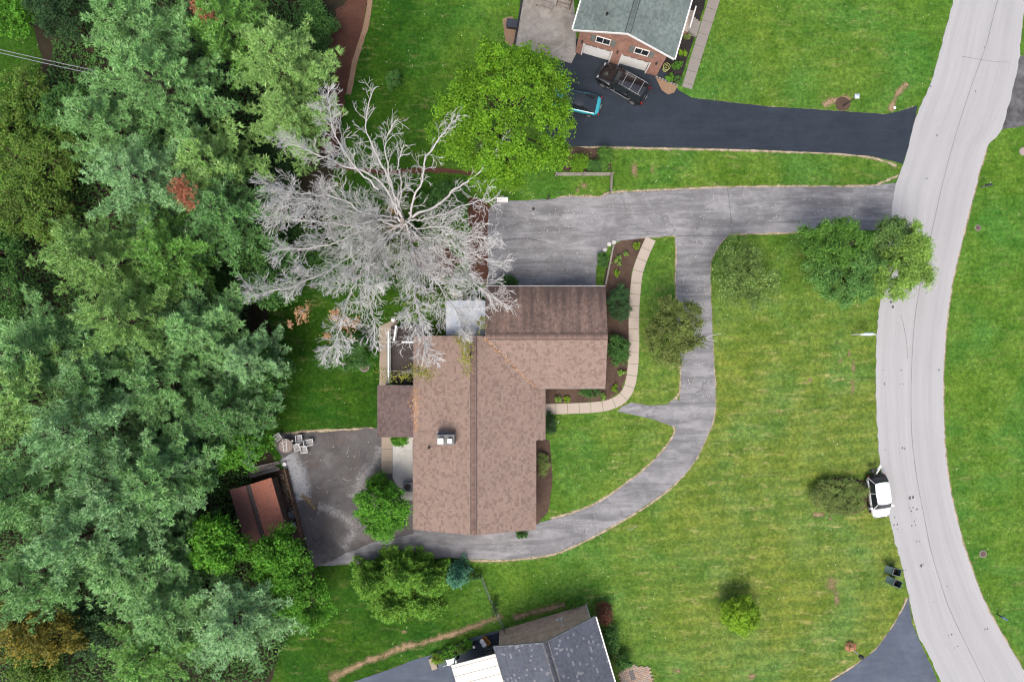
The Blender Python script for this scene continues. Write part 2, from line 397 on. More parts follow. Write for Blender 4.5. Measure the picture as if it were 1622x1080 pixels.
MAT = {}
MAT['lawn'] = M_lawn()
MAT['road'] = M_asphalt('sun bleached road chip seal', (.365, .345, .342), .05, .05, .12, pscale=.12)
def M_road():
    t = NT('sun bleached road chip seal'); p = t.pos(); a = t.node('ShaderNodeAttribute'); a.attribute_name = 'edge'; x = a.outputs['Fac']
    c = (.342, .345, .347); gr = t.noise(p, 26, 4, .8); big = t.noise(p, .12, 4)
    col = t.mix(big, mul(c, .93), mul(c, 1.06))
    # wheel paths polished darker, crown and gutters paler, fading in and out along the way
    lane = t.ramp(x, [(0, 1.05), (.06, 1.03), (.13, .93), (.20, 1.03), (.33, .95), (.44, 1.04), (.50, .98), (.58, .92), (.68, 1.0), (.80, .91), (.90, 1.02), (1, 1.06)])
    col = t.mix(t.ramp(t.noise(p, .2, 3), [(.3, .35), (.7, 1.0)]), col, t.mix(1, col, lane, 'MULTIPLY'))
    st = t.noise(t.comb(t.math('MULTIPLY', x, 24.0), t.math('MULTIPLY', t.xyz(p)[1], .12)), 1.0, 6, .7)
    col = t.mix(1, col, t.ramp(st, [(.3, .93), (.7, 1.06)]), 'MULTIPLY'); col = t.mix(1, col, t.ramp(gr, [(.3, .86), (.7, 1.14)]), 'MULTIPLY')
    col = t.mix(t.ramp(t.noise(p, .9, 6, .75), [(.62, 0.0), (.75, .35)]), col, (.22, .21, .205))
    t.bump(gr, .25, .01); return t.fin(col, .85, .35)
MAT['road'] = M_road()
MAT['drive'] = M_asphalt('worn grey driveway asphalt', (.204, .205, .211), .30, .20, .5, (.47, .6), (.33, .332, .338), specks=.35, smear=.75)
MAT['lot'] = M_asphalt('stained back lot asphalt', (.095, .090, .090), .25, .2, .4, (.5, .55), (.18, .175, .172), (.115, .085, .07), .3, specks=.3)
MAT['sealed'] = M_asphalt('fresh sealed black driveway', (.025, .034, .047), .18, .12, 0, (.5, .35), (.042, .05, .064), smear=.3)
MAT['sealed_pale'] = M_asphalt('blue grey sealed driveway', (.082, .100, .132), .16, .14, 0, (.5, .5), (.13, .145, .17), smear=.3)
MAT['gravel'] = M_asphalt('broken dark gravel asphalt', (.11, .112, .115), .4, .5, .9, (.45, .6), (.03, .03, .03))
MAT['tar'] = M_asphalt('tar crack sealer', (.10, .10, .104), .2, .2)
MAT['seam'] = M_asphalt('weathered seam tar', (.185, .18, .185), .2, .2)
MAT['concrete'] = M_asphalt('pale patio concrete', (.48, .475, .44), .12, .12, .5, (.6, .3), (.22, .21, .19))
MAT['concrete_old'] = M_asphalt('stained old concrete', (.29, .275, .25), .2, .25, .8, (.46, .7), (.16, .14, .115), (.21, .165, .12), .35)
MAT['concrete_grey'] = M_asphalt('grey poured concrete patch', (.34, .35, .365), .15, .2, 0, (.55, .4), (.16, .15, .14))
MAT['slab'] = M_plain('cream sidewalk concrete', (.40, .345, .285), .85, .10, 1.5, .25, bump=.15)
MAT['slab_tan'] = M_plain('tan paving concrete', (.33, .275, .21), .85, .14, 1.5, .25, bump=.15)
MAT['slab_grey'] = M_plain('grey sidewalk concrete', (.235, .215, .195), .85, .16, 1.2, .25, bump=.15)
MAT['mulch'] = M_ground('brown bark mulch', (.062, .040, .030), (.098, .064, .046), (.14, .10, .075), 3)
MAT['mulch_dark'] = M_ground('black bark mulch', (.018, .016, .016), (.032, .028, .027), (.05, .045, .04), 3)
MAT['litter'] = M_ground('forest leaf litter', (.022, .020, .012), (.036, .026, .016), (.030, .046, .016), 1.6)
MAT['redlitter'] = M_ground('red brown pine straw', (.072, .032, .022), (.11, .052, .034), (.05, .03, .02), 2)
MAT['soil'] = M_ground('bare tan soil and dead grass', (.25, .17, .10), (.30, .22, .125), (.13, .13, .045), 3)
MAT['worn'] = M_worn('worn soil and straw', (.38, .30, .21), (.42, .35, .25), (.16, .16, .06))
MAT['worn_wide'] = M_worn('bare dirt track', (.26, .18, .11), (.29, .205, .125), (.12, .13, .04), 2.2, .2, .7, -.1)
MAT['worn_concrete'] = M_worn('spilled cement wash', (.33, .34, .355), (.27, .275, .285), (.22, .22, .22), 2.5, .05, .75, .3)
MAT['worn_wash'] = M_worn('pale dust wash on asphalt', (.25, .245, .24), (.22, .215, .21), (.16, .155, .15), 2.0, .2, 1.1, .12)
MAT['claybed'] = M_ground('tan wood chips', (.23, .15, .095), (.28, .19, .125), (.15, .10, .065), 4)
MAT['shingle'] = M_shingle('brown asphalt shingles', [(0.2373,0.1713,0.1394), (0.2573,0.1890,0.1535), (0.2170,0.1558,0.1262), (0.2473,0.1786,0.1464), (0.1897,0.1350,0.1111), (0.2524,0.1848,0.1515)], .05)
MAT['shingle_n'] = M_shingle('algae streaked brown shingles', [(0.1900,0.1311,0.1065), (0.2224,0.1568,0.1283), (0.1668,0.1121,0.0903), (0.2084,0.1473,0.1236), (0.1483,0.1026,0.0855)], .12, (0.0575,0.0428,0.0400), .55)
MAT['shingle_porch'] = M_shingle('weathered purple brown shingles', [(0.1242,0.0902,0.0828), (0.1426,0.1030,0.0920), (0.1086,0.0782,0.0736), (0.1334,0.0994,0.0920)], .18)
MAT['shingle_green'] = M_shingle('grey green shingles', [(0.1293,0.1656,0.1552), (0.1500,0.1884,0.1739), (0.1139,0.1470,0.1397), (0.1604,0.1914,0.1811)], .2)
MAT['shingle_blue'] = M_shingle('blue grey shingles', [(.078,.088,.112), (.088,.10,.125), (.070,.080,.10), (.09,.10,.122), (.082,.092,.116), (.17,.18,.20)], .12)
MAT['ridge'] = M_shingle('brown ridge caps', [(0.1615,0.1092,0.0902), (0.1900,0.1311,0.1064), (0.1425,0.0950,0.0808)], .12)
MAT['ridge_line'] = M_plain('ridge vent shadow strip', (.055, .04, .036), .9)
MAT['ridge_green'] = M_shingle('green ridge caps', [(.10,.13,.12), (.12,.15,.14)], .12)
MAT['ridge_blue'] = M_shingle('dark ridge caps', [(.045,.05,.062), (.058,.064,.078)], .12)
MAT['rust'] = M_ground('rusted sheet metal', (0.3510,0.1404,0.0878), (0.2984,0.1229,0.0913), (0.2018,0.1088,0.0965), 1.2, .2)
MAT['rust_dark'] = M_ground('weathered maroon sheet metal', (0.2265,0.1125,0.0969), (0.1953,0.1000,0.0906), (0.1562,0.0906,0.0860), 1.0, .2)
MAT['metal_pale'] = M_plain('pale translucent patio roof panel', (.44, .49, .55), .5, .25, 1.5, .4)
MAT['white_metal'] = M_plain('white painted metal', (.78, .77, .72), .45, .06, 2, .4)
MAT['white_roof'] = M_plain('dirty white roof membrane', (.70, .67, .58), .6, .12, .8, .3)
MAT['white'] = M_plain('white trim paint', (.76, .76, .74), .5, .06, 3, .4)
MAT['brick'] = M_brick('red brick', (.34, .135, .085), (.25, .095, .065), (.38, .33, .28))
MAT['brick_tan'] = M_brick('tan brown brick', (.64, .43, .33), (.54, .36, .275), (.60, .46, .37))
MAT['siding'] = M_siding('cream lap siding', (.55, .50, .42))
MAT['glass'] = M_plain('dark window glass', (.018, .024, .028), .08, .1, 1, .6)
MAT['shutter'] = M_plain('grey green shutters', (.14, .16, .15), .6)
MAT['stone'] = M_plain('grey chimney stone', (.19, .19, .185), .9, .35, 4, .2, bump=.5)
MAT['dark_metal'] = M_plain('black metal', (.022, .022, .025), .45, .2, 4, .4)
MAT['grey_metal'] = M_plain('grey metal', (.22, .235, .25), .45, .15, 4, .4)
MAT['wood_grey'] = M_wood('weathered grey timber', (.24, .215, .19))
MAT['wood_dark'] = M_wood('dark stained deck boards', (.060, .050, .047), 'Y')
MAT['wood_brown'] = M_wood('brown timber', (.115, .072, .048))
MAT['bark'] = M_plain('brown bark', (.075, .055, .042), .95, .4, 4, .1, bump=.8)
MAT['deadwood'] = M_plain('bleached dead wood', (0.4559,0.4510,0.4312), .9, .4, .9, .15, bump=.5)
MAT['deadtrunk'] = M_plain('grey dead bark', (0.2990,0.2600,0.2275), .95, .45, 1.5, .1, bump=.8)
MAT['twigwood'] = M_plain('pale twig wood', (0.5401,0.5454,0.5238), .9, .4, .6, .15)
# ---------------------------------------------------------------- ground, roads, paths
bm = bmesh.new(); bmesh.ops.create_grid(bm, x_segments=24, y_segments=24, size=600)
gm = bpy.data.meshes.new('ground'); bm.to_mesh(gm); bm.free()
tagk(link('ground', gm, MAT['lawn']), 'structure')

road_l = [(1535,-100),(1511,0),(1499,42),(1475,129),(1451,185),(1432,258),(1417,300),(1408,380),(1395,475),(1390,511),(1387,589),(1388,650),(1391,700),(1396,746),(1408,815),(1420,865),(1434,918),(1439,943),(1452,999),(1471,1037),(1490,1078),(1540,1180)]
road_r = [(1650,-100),(1622,20),(1612,106),(1587,203),(1564,232),(1551,274),(1532,348),(1512,430),(1502,490),(1497,540),(1494,600),(1494,660),(1496,700),(1503,762),(1514,815),(1530,874),(1555,943),(1587,1005),(1621,1061),(1690,1180)]
def even(pix, n):
    pts = resample(catmull([W(*p) for p in pix], 8), .1, False); L = [0]
    for a, b in zip(pts, pts[1:]): L.append(L[-1] + (b-a).length)
    return [pts[int(np.searchsorted(L, L[-1]*k/(n-1)).clip(0, len(L)-1))] for k in range(n)]
NR, NC = 170, 18; el, er = even(road_l, NR), even(road_r, NR); V = []; F = []; E = []
for i in range(NR):
    wl_, wr_ = rng.normal()*.035, rng.normal()*.035
    for c in range(NC+1):
        u = c/NC; p = el[i].lerp(er[i], u); d = (er[i]-el[i]).normalized(); p = p + d*(wl_ if c == 0 else (wr_ if c == NC else 0)); V.append((p.x, p.y, .022 + .05*(1-(2*u-1)**2)*0)); E.append(u)
        if i and c: k = i*(NC+1)+c; F.append((k-1, k, k-NC-1, k-NC-2))
ro = MB().add(V, F).build('road', MAT['road'], fixn=False); at = ro.data.attributes.new('edge', 'FLOAT', 'POINT'); at.data.foreach_set('value', E)
if ro.data.polygons[0].normal.z < 0: ro.data.flip_normals()
tagk(ro, 'structure')
seam = [(1598,-60),(1580,0),(1561,74),(1541,129),(1512,219),(1493,290),(1480,348),(1466,410),(1453,475),(1446,537),(1443,610),(1443,660),(1445,700),(1452,757),(1463,815),(1475,874),(1493,934),(1510,978),(1559,1078),(1590,1130)]
strip('road_seam', seam, .05, .027, MAT['seam'], .012)
strip('road_crack', [(1427,500),(1432,520),(1436,545),(1437,568)], .05, .028, MAT['seam'], .02)
strip('road_crack', [(1524,90),(1548,94),(1575,98),(1598,99)], .035, .028, MAT['seam'], .02)

# worn margins of soil and dead grass under the edges of the paving
drive_a = [(1440,288),(1395,293),(1365,296),(1180,297),(1129,298),(1051,302),(968,306),(950,313),(906,312),(860,316),(807,318),(782,323),(774,332),(772,380),(774,470),(958,470),(943,448),(945,420),(958,394),(984,381),(1022,377),(1068,373),(1085,374),(1150,374),(1165,370),(1270,367),(1412,364),(1430,360)]
drive_in = [(1068,360),(1069,375),(1072,400),(1071,450),(1074,500),(1078,560),(1079,600),(1077,628),(1071,655),(1069,685),(1050,715),(1020,745),(990,768),(950,795),(910,812),(870,823),(848,832)]
drive_out = [(1168,358),(1152,374),(1137,390),(1128,410),(1125,430),(1126,480),(1128,520),(1131,580),(1133,630),(1130,660),(1120,690),(1100,730),(1070,765),(1030,795),(990,820),(940,848),(900,867),(870,877),(820,884),(780,886),(740,885),(700,883),(640,889),(560,893),(500,896)]
arm = drive_in + [(790,832),(650,833),(600,842),(500,850)] + drive_out[::-1]
lot = [(431,701),(440,688),(486,685),(597,679),(660,679),(660,745),(655,845),(600,856),(500,897),(483,860),(472,810),(455,741),(444,722)]
strip('soil_edging', [(1427,276),(1395,290),(1365,295),(1180,296),(1051,301),(968,305),(950,312),(906,311),(880,314)], .62, .006, MAT['worn'], .03)
strip('soil_edging', [(1270,368),(1165,371),(1150,376),(1137,391),(1127,411),(1124,430),(1125,480),(1127,520),(1130,580),(1133,630),(1130,662),(1119,692),(1099,731),(1070,766),(1031,797),(990,822),(940,850),(900,869),(870,879),(820,886),(780,888),(740,887)], .62, .006, MAT['worn'], .03)
strip('soil_edging', [(984,379),(1023,376),(1066,373),(1071,386),(1071,450),(1074,500),(1077,560),(1078,600),(1075,625),(1060,638)], .62, .006, MAT['worn'], .03)
strip('soil_edging', [(1062,668),(1068,685),(1049,714),(1019,744),(989,767),(949,794),(909,811),(869,822)], .62, .006, MAT['worn'], .03)
strip('soil_edging', [(434,690),(486,683),(540,681),(597,678)], .62, .006, MAT['worn'], .03)
strip('soil_edging', [(1094,158),(1150,164),(1230,172),(1330,178),(1400,183),(1425,178),(1450,168)], .62, .006, MAT['worn'], .03)
strip('soil_edging', [(910,234),(970,234),(1060,236),(1160,238),(1260,241),(1330,244),(1380,250),(1425,264)], .62, .006, MAT['worn'], .03)
strip('soil_edging', [(1310,1080),(1350,1056),(1388,1028),(1412,995),(1430,965),(1437,945)], .62, .006, MAT['worn'], .03)
strip('soil_edging', road_r[4:19], .62, .006, MAT['worn'], .03)
sheet('driveway', drive_a, .012, MAT['drive'], 0, .035)
sheet('driveway', [(p.x, p.y) for p in catmull(drive_in, 4)] + arm[len(drive_in):len(drive_in)+4] + [(p.x, p.y) for p in catmull(drive_out, 4)][::-1], .017, MAT['drive'], 0, .03)
sheet('driveway', [(978,652),(986,643),(1000,637),(1030,642),(1055,641),(1070,632),(1082,640),(1080,665),(1069,676),(1030,663),(1000,656)], .021, MAT['drive'], 0, .02)
sheet('back_lot', lot, .022, MAT['lot'], 0, .07)
sheet('neighbour_driveway', [(908,60),(1050,110),(1075,143),(1095,155),(1150,162),(1230,170),(1330,176),(1400,181),(1425,177),(1453,167),(1448,205),(1430,260),(1410,254),(1380,248),(1330,243),(1260,240),(1160,236),(1060,234),(970,232),(880,232),(850,180),(880,110)], .014, MAT['sealed'], 0, .02)
sheet('neighbour_driveway', [(1310,1083),(1352,1056),(1388,1028),(1412,995),(1430,965),(1439,946),(1444,985),(1455,1012),(1478,1060),(1495,1110),(1260,1110)], .026, MAT['sealed_pale'], 0, .015)
sheet('neighbour_driveway', [(560,1079),(610,1062),(660,1043),(682,1037),(760,1005),(792,998),(800,1060),(760,1150),(500,1150),(540,1095)], .014, MAT['sealed_pale'], 0, .02)
sheet('dark_asphalt_pad', [(715,1042),(738,1020),(775,1006),(793,1000),(796,1035),(740,1062)], .019, MAT['sealed'], 0, .02)
sheet('gravel_apron', [(1605,92),(1680,70),(1690,190),(1622,200),(1590,206),(1575,214),(1592,180),(1606,130)], .020, MAT['gravel'], 0, .06)

# natural ground
sheet('forest_floor', [(590,-60),(588,0),(562,90),(545,170),(532,240),(520,320),(470,400),(430,480),(425,540),(418,610),(415,690),(430,720),(455,745),(480,860),(495,900),(505,940),(470,990),(425,1085),(400,1200),(-600,1200),(-600,800),(-100,620),(-20,420),(20,260),(60,140),(50,20),(100,-60),(200,-200),(500,-200)], .005, MAT['litter'], 0, .35, .8)
sheet('pine_straw_bed', [(585,0),(583,20),(565,85),(552,150),(540,190),(528,240),(508,250),(515,190),(530,110),(500,60),(530,30),(560,-20),(590,-40)], .009, MAT['redlitter'], 0, .2)
sheet('pine_straw_bed', [(742,318),(776,322),(778,380),(776,452),(745,450),(736,400),(745,360)], .009, MAT['redlitter'], 0, .2)
sheet('pine_straw_bed', [(648,395),(690,385),(730,410),(720,440),(690,445),(660,425)], .008, MAT['redlitter'], 0, .3)
strip('soil_edging', [(530,262),(600,272),(660,270),(700,270),(760,276)], .4, .007, MAT['redlitter'], .12)
strip('soil_edging', [(586,0),(580,40),(563,95),(552,150)], .45, .011, MAT['claybed'], .06)
strip('dirt_track', [(800,972),(760,988),(720,1003),(680,1015),(640,1025),(600,1040),(560,1056),(520,1078)], 1.35, .007, MAT['worn_wide'], .1)
strip('dirt_track', [(900,957),(850,968),(810,980)], 1.35, .007, MAT['worn_wide'], .1)
blot('dirt_patch', 530, 1068, 1.3, 1.3, .008, MAT['worn_wide'])
strip('dirt_patch', [(1410,178),(1416,160),(1424,145),(1438,130)], 1.3, .007, MAT['worn_wide'], .1)
strip('dirt_patch', [(1302,168),(1325,158),(1350,156)], 1.2, .0065, MAT['worn_wide'], .1)
for k, (px, py, a, b) in enumerate([(1005,268,.45,.9),(1032,269,.3,.5),(1352,582,.25,.8),(1351,612,.3,.9),(1345,560,.2,.5),(1318,925,.8,.9),(1325,945,.4,1.0),(1330,572,.4,.3),(1283,602,.35,.3),(930,312,1.0,.3),(925,295,.5,.4),(915,302,.4,.5),(640,1000,.5,.3),(1298,815,.9,.3),(1190,1070,.5,.4),(1075,1062,.6,.3),(1315,820,.3,.4)]):
    blot('dirt_patch', px, py, a*1.5, b*1.5, .0055, MAT['worn_wide'])
sheet('mulch_bed', [(984,381),(1022,377),(1010,405),(1001,432),(998,465),(996,540),(994,585),(985,618),(960,634),(858,642),(858,608),(955,606),(955,451),(971,389)], .008, MAT['mulch'], 0, .05)
sheet('mulch_bed', [(840,690),(871,697),(875,740),(872,790),(866,812),(852,832),(838,834)], .008, MAT['mulch'], 0, .06)
sheet('mulch_bed', [(1062,-40),(1130,-40),(1118,0),(1100,60),(1080,120),(1070,133),(1040,120),(1040,60)], .009, MAT['mulch_dark'], 0, .03)
sheet('wood_chip_bed', [(1038,122),(1056,130),(1073,137),(1068,147),(1058,150),(1048,143)], .018, MAT['claybed'], 0, .02)
sheet('mulch_bed', [(900,234),(968,234),(969,268),(930,272),(890,270)], .008, MAT['mulch'], 0, .05)
sheet('wood_chip_bed', [(797,30),(812,26),(822,50),(810,75),(800,68)], .008, MAT['claybed'], 0, .05)
sheet('tree_pit', [(1322 + 12*math.cos(t*.52) + 13, 165 + 11*math.sin(t*.52)) for t in range(12)], .011, MAT['mulch'], 2, .02, .2)
sheet('flower_ring', [(1347 + 9*math.cos(t*.52), 1024 + 7*math.sin(t*.52)) for t in range(12)], .008, MAT['rust'], 2, .04, .2)
sheet('shrub_bed', [(1285,790),(1292,770),(1320,757),(1350,757),(1372,768),(1376,790),(1370,808),(1345,815),(1315,812),(1295,803)], .007, MAT['mulch'], 2, .08)
strip('poured_concrete', [(456,720),(463,735),(471,752),(477,772),(482,792)], 2.0, .026, MAT['worn_concrete'], .1)
strip('dust_wash', [(604,705),(595,728),(580,750),(566,772),(560,790)], 2.6, .0255, MAT['worn_wash'], .1)
strip('dust_wash', [(500,800),(540,815),(560,840),(540,870)], 2.2, .0255, MAT['worn_wash'], .1)
strip('soil_spill', [(476,783),(486,790),(494,799),(500,806)], 1.0, .0275, MAT['worn_wide'], .05)
# back patio
sheet('patio', [(622,690),(657,690),(657,792),(637,792),(622,756)], .028, MAT['concrete'], 0, 0)
sheet('concrete_pad', [(826,0),(850,-20),(908,-10),(912,40),(912,86),(905,101),(875,92),(846,82),(815,72),(822,30)], .0235, MAT['concrete_old'], 0, .02)
sheet('deck_path', [(601,518),(625,505),(630,512),(613,530),(613,615),(601,615)], .02, MAT['slab_tan'], 0, .02)

def slabs(name, root_label, pix, width, step, mat, z=.035, gap=.035, raw=False, w2=None):
    root = tagk(bpy.data.objects.new(name, None), 'structure'); COL.objects.link(root)
    pts = resample(catmull([W(*p) for p in pix], 8), .05, False); acc = 0; cuts = [0]
    for i in range(1, len(pts)):
        acc += (pts[i] - pts[i-1]).length
        if acc >= step: cuts.append(i); acc = 0
    if cuts[-1] != len(pts) - 1: cuts.append(len(pts) - 1)
    root.location = pts[0]
    def side(i, s, sh):
        d = pts[min(i+2, len(pts)-1)] - pts[max(i-2, 0)]; d.normalize(); n = Vector((-d.y, d.x, 0))
        ww = width if w2 is None else width + (w2 - width) * i / len(pts)
        return pts[i] + n * s * ww / 2 + d * sh
    for a, b in zip(cuts, cuts[1:]):
        if b - a < 3: continue
        m = (a + b) // 2; dz = rnd.uniform(-.004, .004)
        poly = [side(a, -1, gap/2), side(m, -1, 0), side(b, -1, -gap/2), side(b, 1, -gap/2), side(m, 1, 0), side(a, 1, gap/2)]
        mb = MB().prism([(p.x, p.y) for p in poly], -.05, z + dz)
        mb.build('slab', mat, root, world=True)
    return root
slabs('front_walk', '', [(1031,378),(1019,405),(1010,432),(1006,465),(1004,500),(1004,550),(1002,585),(997,612),(986,630),(965,641),(940,645),(900,647),(864,648)], .92, 1.0, MAT['slab'])
slabs('neighbour_walk', '', [(1139,-25),(1128,10),(1113,58),(1100,100),(1088,140)], 1.0, 1.12, MAT['slab_grey'], w2=.9)
slabs('patio_walk', '', [(613,692),(613,750)], .95, 1.05, MAT['slab_tan'])
# paver landing of the south house
pl = tagk(bpy.data.objects.new('paver_landing', None), 'structure'); COL.objects.link(pl); pl.location = W(1005, 1070)
pm = MB().box((0, 0, .03), (.29, .14, .10)).build('paver', MAT['slab_tan'], pl); first = pm
M_pv = [M_plain('paver tan', (.36, .26, .185)), M_plain('paver rose', (.30, .20, .15)), M_plain('paver grey', (.28, .235, .19))]
pmesh = []
for mm in M_pv:
    q = pm.data.copy(); q.materials.clear(); q.materials.append(mm); pmesh.append(q)
bpy.data.objects.remove(pm)
for j in range(16):
    for i in range(9):
        x = (i - 4) * .31 + (.155 if j % 2 else 0); y = (j - 9) * .16
        if y > .55 and abs(x + .2) > 1.1 - (y - .55) * 1.2: continue
        link('paver', rnd.choice(pmesh), None, pl, (x * .96 - y * .27, y * .96 + x * .27, rnd.uniform(-.004, .004)), R(15.8))

# ---------------------------------------------------------------- roof helper: real overlapping tabs
def shingles(name, mat, parent, o, eu, ev, u0, u1, v0, v1, inside=None, tabw=.24, expo=.19, th=.020):
    """tabs laid on a slope: o = origin on the eave, eu along the eave, ev up the slope (unit vectors)"""
    o, eu, ev = Vector(o), Vector(eu).normalized(), Vector(ev).normalized(); n = eu.cross(ev)
    if n.z < 0: n = -n
    V = []; F = []; rows = max(1, int(round((v1 - v0) / expo))); ex = (v1 - v0) / rows
    Minv = root_inv(parent)
    for r in range(rows):
        v = v0 + r * ex; u = u0 - rnd.random() * tabw
        while u < u1:
            w = tabw * rnd.uniform(.55, 1.25); a, b = max(u, u0), min(u + w - .006, u1)
            if b - a > .03 and (inside is None or inside((a + b) / 2, v + ex / 2)):
                t = th * rnd.uniform(.8, 1.5); k = len(V)
                q = o + n * .004
                for uu, vv, zz in ((a, v, 0), (b, v, 0), (a, v - .004, t), (b, v - .004, t), (a, v + ex + .02, .002), (b, v + ex + .02, .002)):
                    V.append(Minv @ (q + eu * uu + ev * vv + n * zz))
                F += [(k+2, k+3, k+5, k+4), (k, k+1, k+3, k+2), (k, k+2, k+4, k+4), (k+1, k+5, k+3, k+3)]
            u += w
    F4 = [f for f in F if f[2] != f[3]]
    V = np.array([tuple(v) for v in V]); m = mesh_np(name, V, np.array(F4))
    bm = bmesh.new(); bm.from_mesh(m)
    up = Minv.to_3x3() @ n
    for f in bm.faces:
        if f.normal.dot(up) < -.2: f.normal_flip()
    bm.to_mesh(m); bm.free()
    ob = link(name, m, mat, parent); tagk(ob, 'stuff'); return ob
def ridge_caps(parent, a, b, mat, sl=.34, w=.17, sp=.2):
    a, b = Vector(a), Vector(b); d = (b - a).normalized(); s = Vector((-d.y, d.x, 0)); n = int((b - a).length / sp); mb = MB()
    for i in range(n):
        p = a + d * (i * sp); q = p + d * (sp + .06); z1 = .035; z0 = .018
        mb.add([p - s*w + Vector((0,0,-sl*w+z1)), p + Vector((0,0,z1+.01)), p + s*w + Vector((0,0,-sl*w+z1)),
                q - s*w + Vector((0,0,-sl*w+z0)), q + Vector((0,0,z0)), q + s*w + Vector((0,0,-sl*w+z0))], [(0,1,4,3),(1,2,5,4)])
        mb.add([p - s*w + Vector((0,0,-sl*w)), p + Vector((0,0,0)), p + s*w + Vector((0,0,-sl*w)),
                p - s*w + Vector((0,0,-sl*w+z1)), p + Vector((0,0,z1+.01)), p + s*w + Vector((0,0,-sl*w+z1))], [(0,1,4,3),(1,2,5,4)])
    return mb.build('ridge_cap', mat, parent, world=True, fixn=False)
def slab_quad(mb, pts, th):       # roof deck slab from top points, thickness downwards
    n = len(pts); b = [(p[0], p[1], p[2] - th) for p in pts]
    mb.add(list(pts) + b, [tuple(range(n)), tuple(range(n, 2*n))[::-1]] + [(i, n+i, n+(i+1) % n, (i+1) % n) for i in range(n)])
    return mb
def window(parent, c, axis, w, h, mullions=1, name='window'):
    """c = centre on the wall face, axis = outward normal (unit, horizontal)"""
    c, n = Vector(c), Vector(axis); u = Vector((-n.y, n.x, 0)); rz = math.atan2(u.y, u.x); t = .07
    fr = MB()
    for s in (-1, 1):
        fr.box(c + u*s*(w/2 - t/2) + n*.02, (t, .08, h), rz); fr.box(c + Vector((0,0,s*(h/2 - t/2))) + n*.02, (w - 2*t, .076, t), rz)
    for k in range(mullions):
        fr.box(c + u * (-w/2 + w*(k+1)/(mullions+1)) + n*.02, (.05, .072, h - 2*t), rz)
    f = fr.build(name, MAT['white'], parent, world=True)
    for k in range(mullions + 1):
        cw = (w - 2*t) / (mullions + 1)
        MB().box(c + u * (-w/2 + t + cw*(k+.5)) + n*.01, (cw - .03, .03, h - 2*t), rz).build('pane', MAT['glass'], f, world=True)
    return f

# ---------------------------------------------------------------- main house
house = thing('ranch_house', 'large L shaped single storey house with brown shingle roofs and a stone chimney', 'house', (-3, -6, 0))
EH, RH, SL = 3.0, 4.70, .333
RX = -3.10; XW, XE1, XE2 = -8.23, 2.74, 1.92; YS, YN, YST = -15.75, .42, -8.28
def zr(x): return RH - SL * abs(x - RX)
WH, WY, WXE, WXW, WYN, WYS = 4.45, .36, 7.80, -2.2, 4.54, -3.92
def zw(y): return WH - SL * abs(y - WY)
mb = MB()
mb.box(((XW+.5+XE2-.4)/2, (YS+.4+YN-.35)/2, 1.36), (XE2-.4-XW-.5, YN-.35-YS-.4, 2.72))
mb.box(((XE2-.4+XE1-.5)/2 - .1, (YST+.4+WYS+.45)/2, 1.28), (XE1-.5-XE2+.6, WYS+.45-YST-.4, 2.56))
mb.box(((WXW+.35+WXE-.35)/2, (WYS+.5+WYN-.45)/2, 1.355), (WXE-.35-WXW-.35, WYN-.45-WYS-.5, 2.71))
mb.build('wall', MAT['brick_tan'], house, world=True)
for y in (YS + .4, YN - .35):
    MB().add([(XW+.5, y, 2.7), (XE2-.4, y, 2.7), (XE2-.4, y, zr(XE2-.4)-.08), (RX, y, RH-.08), (XW+.5, y, zr(XW+.5)-.08)], [(0,1,2,3,4)]).build('gable', MAT['siding'], house, world=True)
for x in (WXW + .35, WXE - .35):
    MB().add([(x, WYS+.5, 2.7), (x, WYN-.45, 2.7), (x, WYN-.45, zw(WYN-.45)-.08), (x, WY, WH-.08), (x, WYS+.5, zw(WYS+.5)-.08)], [(0,1,2,3,4)]).build('gable', MAT['siding'], house, world=True)
# roof decks
rd = MB(); T = .14
slab_quad(rd, [(XW, YS, zr(XW)), (RX, YS, RH), (RX, YN, RH), (XW, YN, zr(XW))], T)
slab_quad(rd, [(RX, YS, RH), (XE2, YS, zr(XE2)), (XE2, YST, zr(XE2)), (XE1, YST, zr(XE1)), (XE1, WYS-.05, zr(XE1)), (1.2, WYS-.05, zr(1.2)), (1.2, YN, zr(1.2)), (RX, YN, RH)], T)
roof = rd.build('roof', MAT['ridge_line'], house, world=True)
rw = MB(); vx = RX + (RH - WH) / SL
slab_quad(rw, [(WXW, WY, WH), (WXE, WY, WH), (WXE, WYN, zw(WYN)), (WXW, WYN, zw(WYN))], T)
slab_quad(rw, [(vx, WY, WH), (vx + (WY-WYS), WYS, zw(WYS)), (WXE, WYS, zw(WYS)), (WXE, WY, WH)], T)
wroof = rw.build('roof', MAT['ridge_line'], house, world=True); wroof['label'] = 'roof of the garage wing with algae streaked north slope'
cs, sn = math.cos(math.atan(SL)), math.sin(math.atan(SL)); LW = (RX - XW) / cs
shingles('shingle_courses', MAT['shingle'], roof, (XW, 0, zr(XW)), (0, 1, 0), (cs, 0, sn), YS, YN, 0, LW)
LE1, LE2 = (XE1 - RX) / cs, (XE2 - RX) / cs
def in_e(u, v):
    x = XE1 - v * cs
    if x > XE2 and (u < YST): return False
    if u > WYS and (x - vx) > (WY - u) - .02: return False
    return True
shingles('shingle_courses', MAT['shingle'], roof, (XE1, 0, zr(XE1)), (0, 1, 0), (-cs, 0, sn), YS, YN, 0, LE1, in_e)
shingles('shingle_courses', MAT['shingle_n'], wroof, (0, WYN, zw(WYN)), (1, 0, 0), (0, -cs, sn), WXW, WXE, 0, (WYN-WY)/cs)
shingles('shingle_courses', MAT['shingle'], wroof, (0, WYS, zw(WYS)), (1, 0, 0), (0, cs, sn), vx, WXE, 0, (WY-WYS)/cs, lambda u, v: u > vx + (WY - (WYS + v*cs)) - .06)
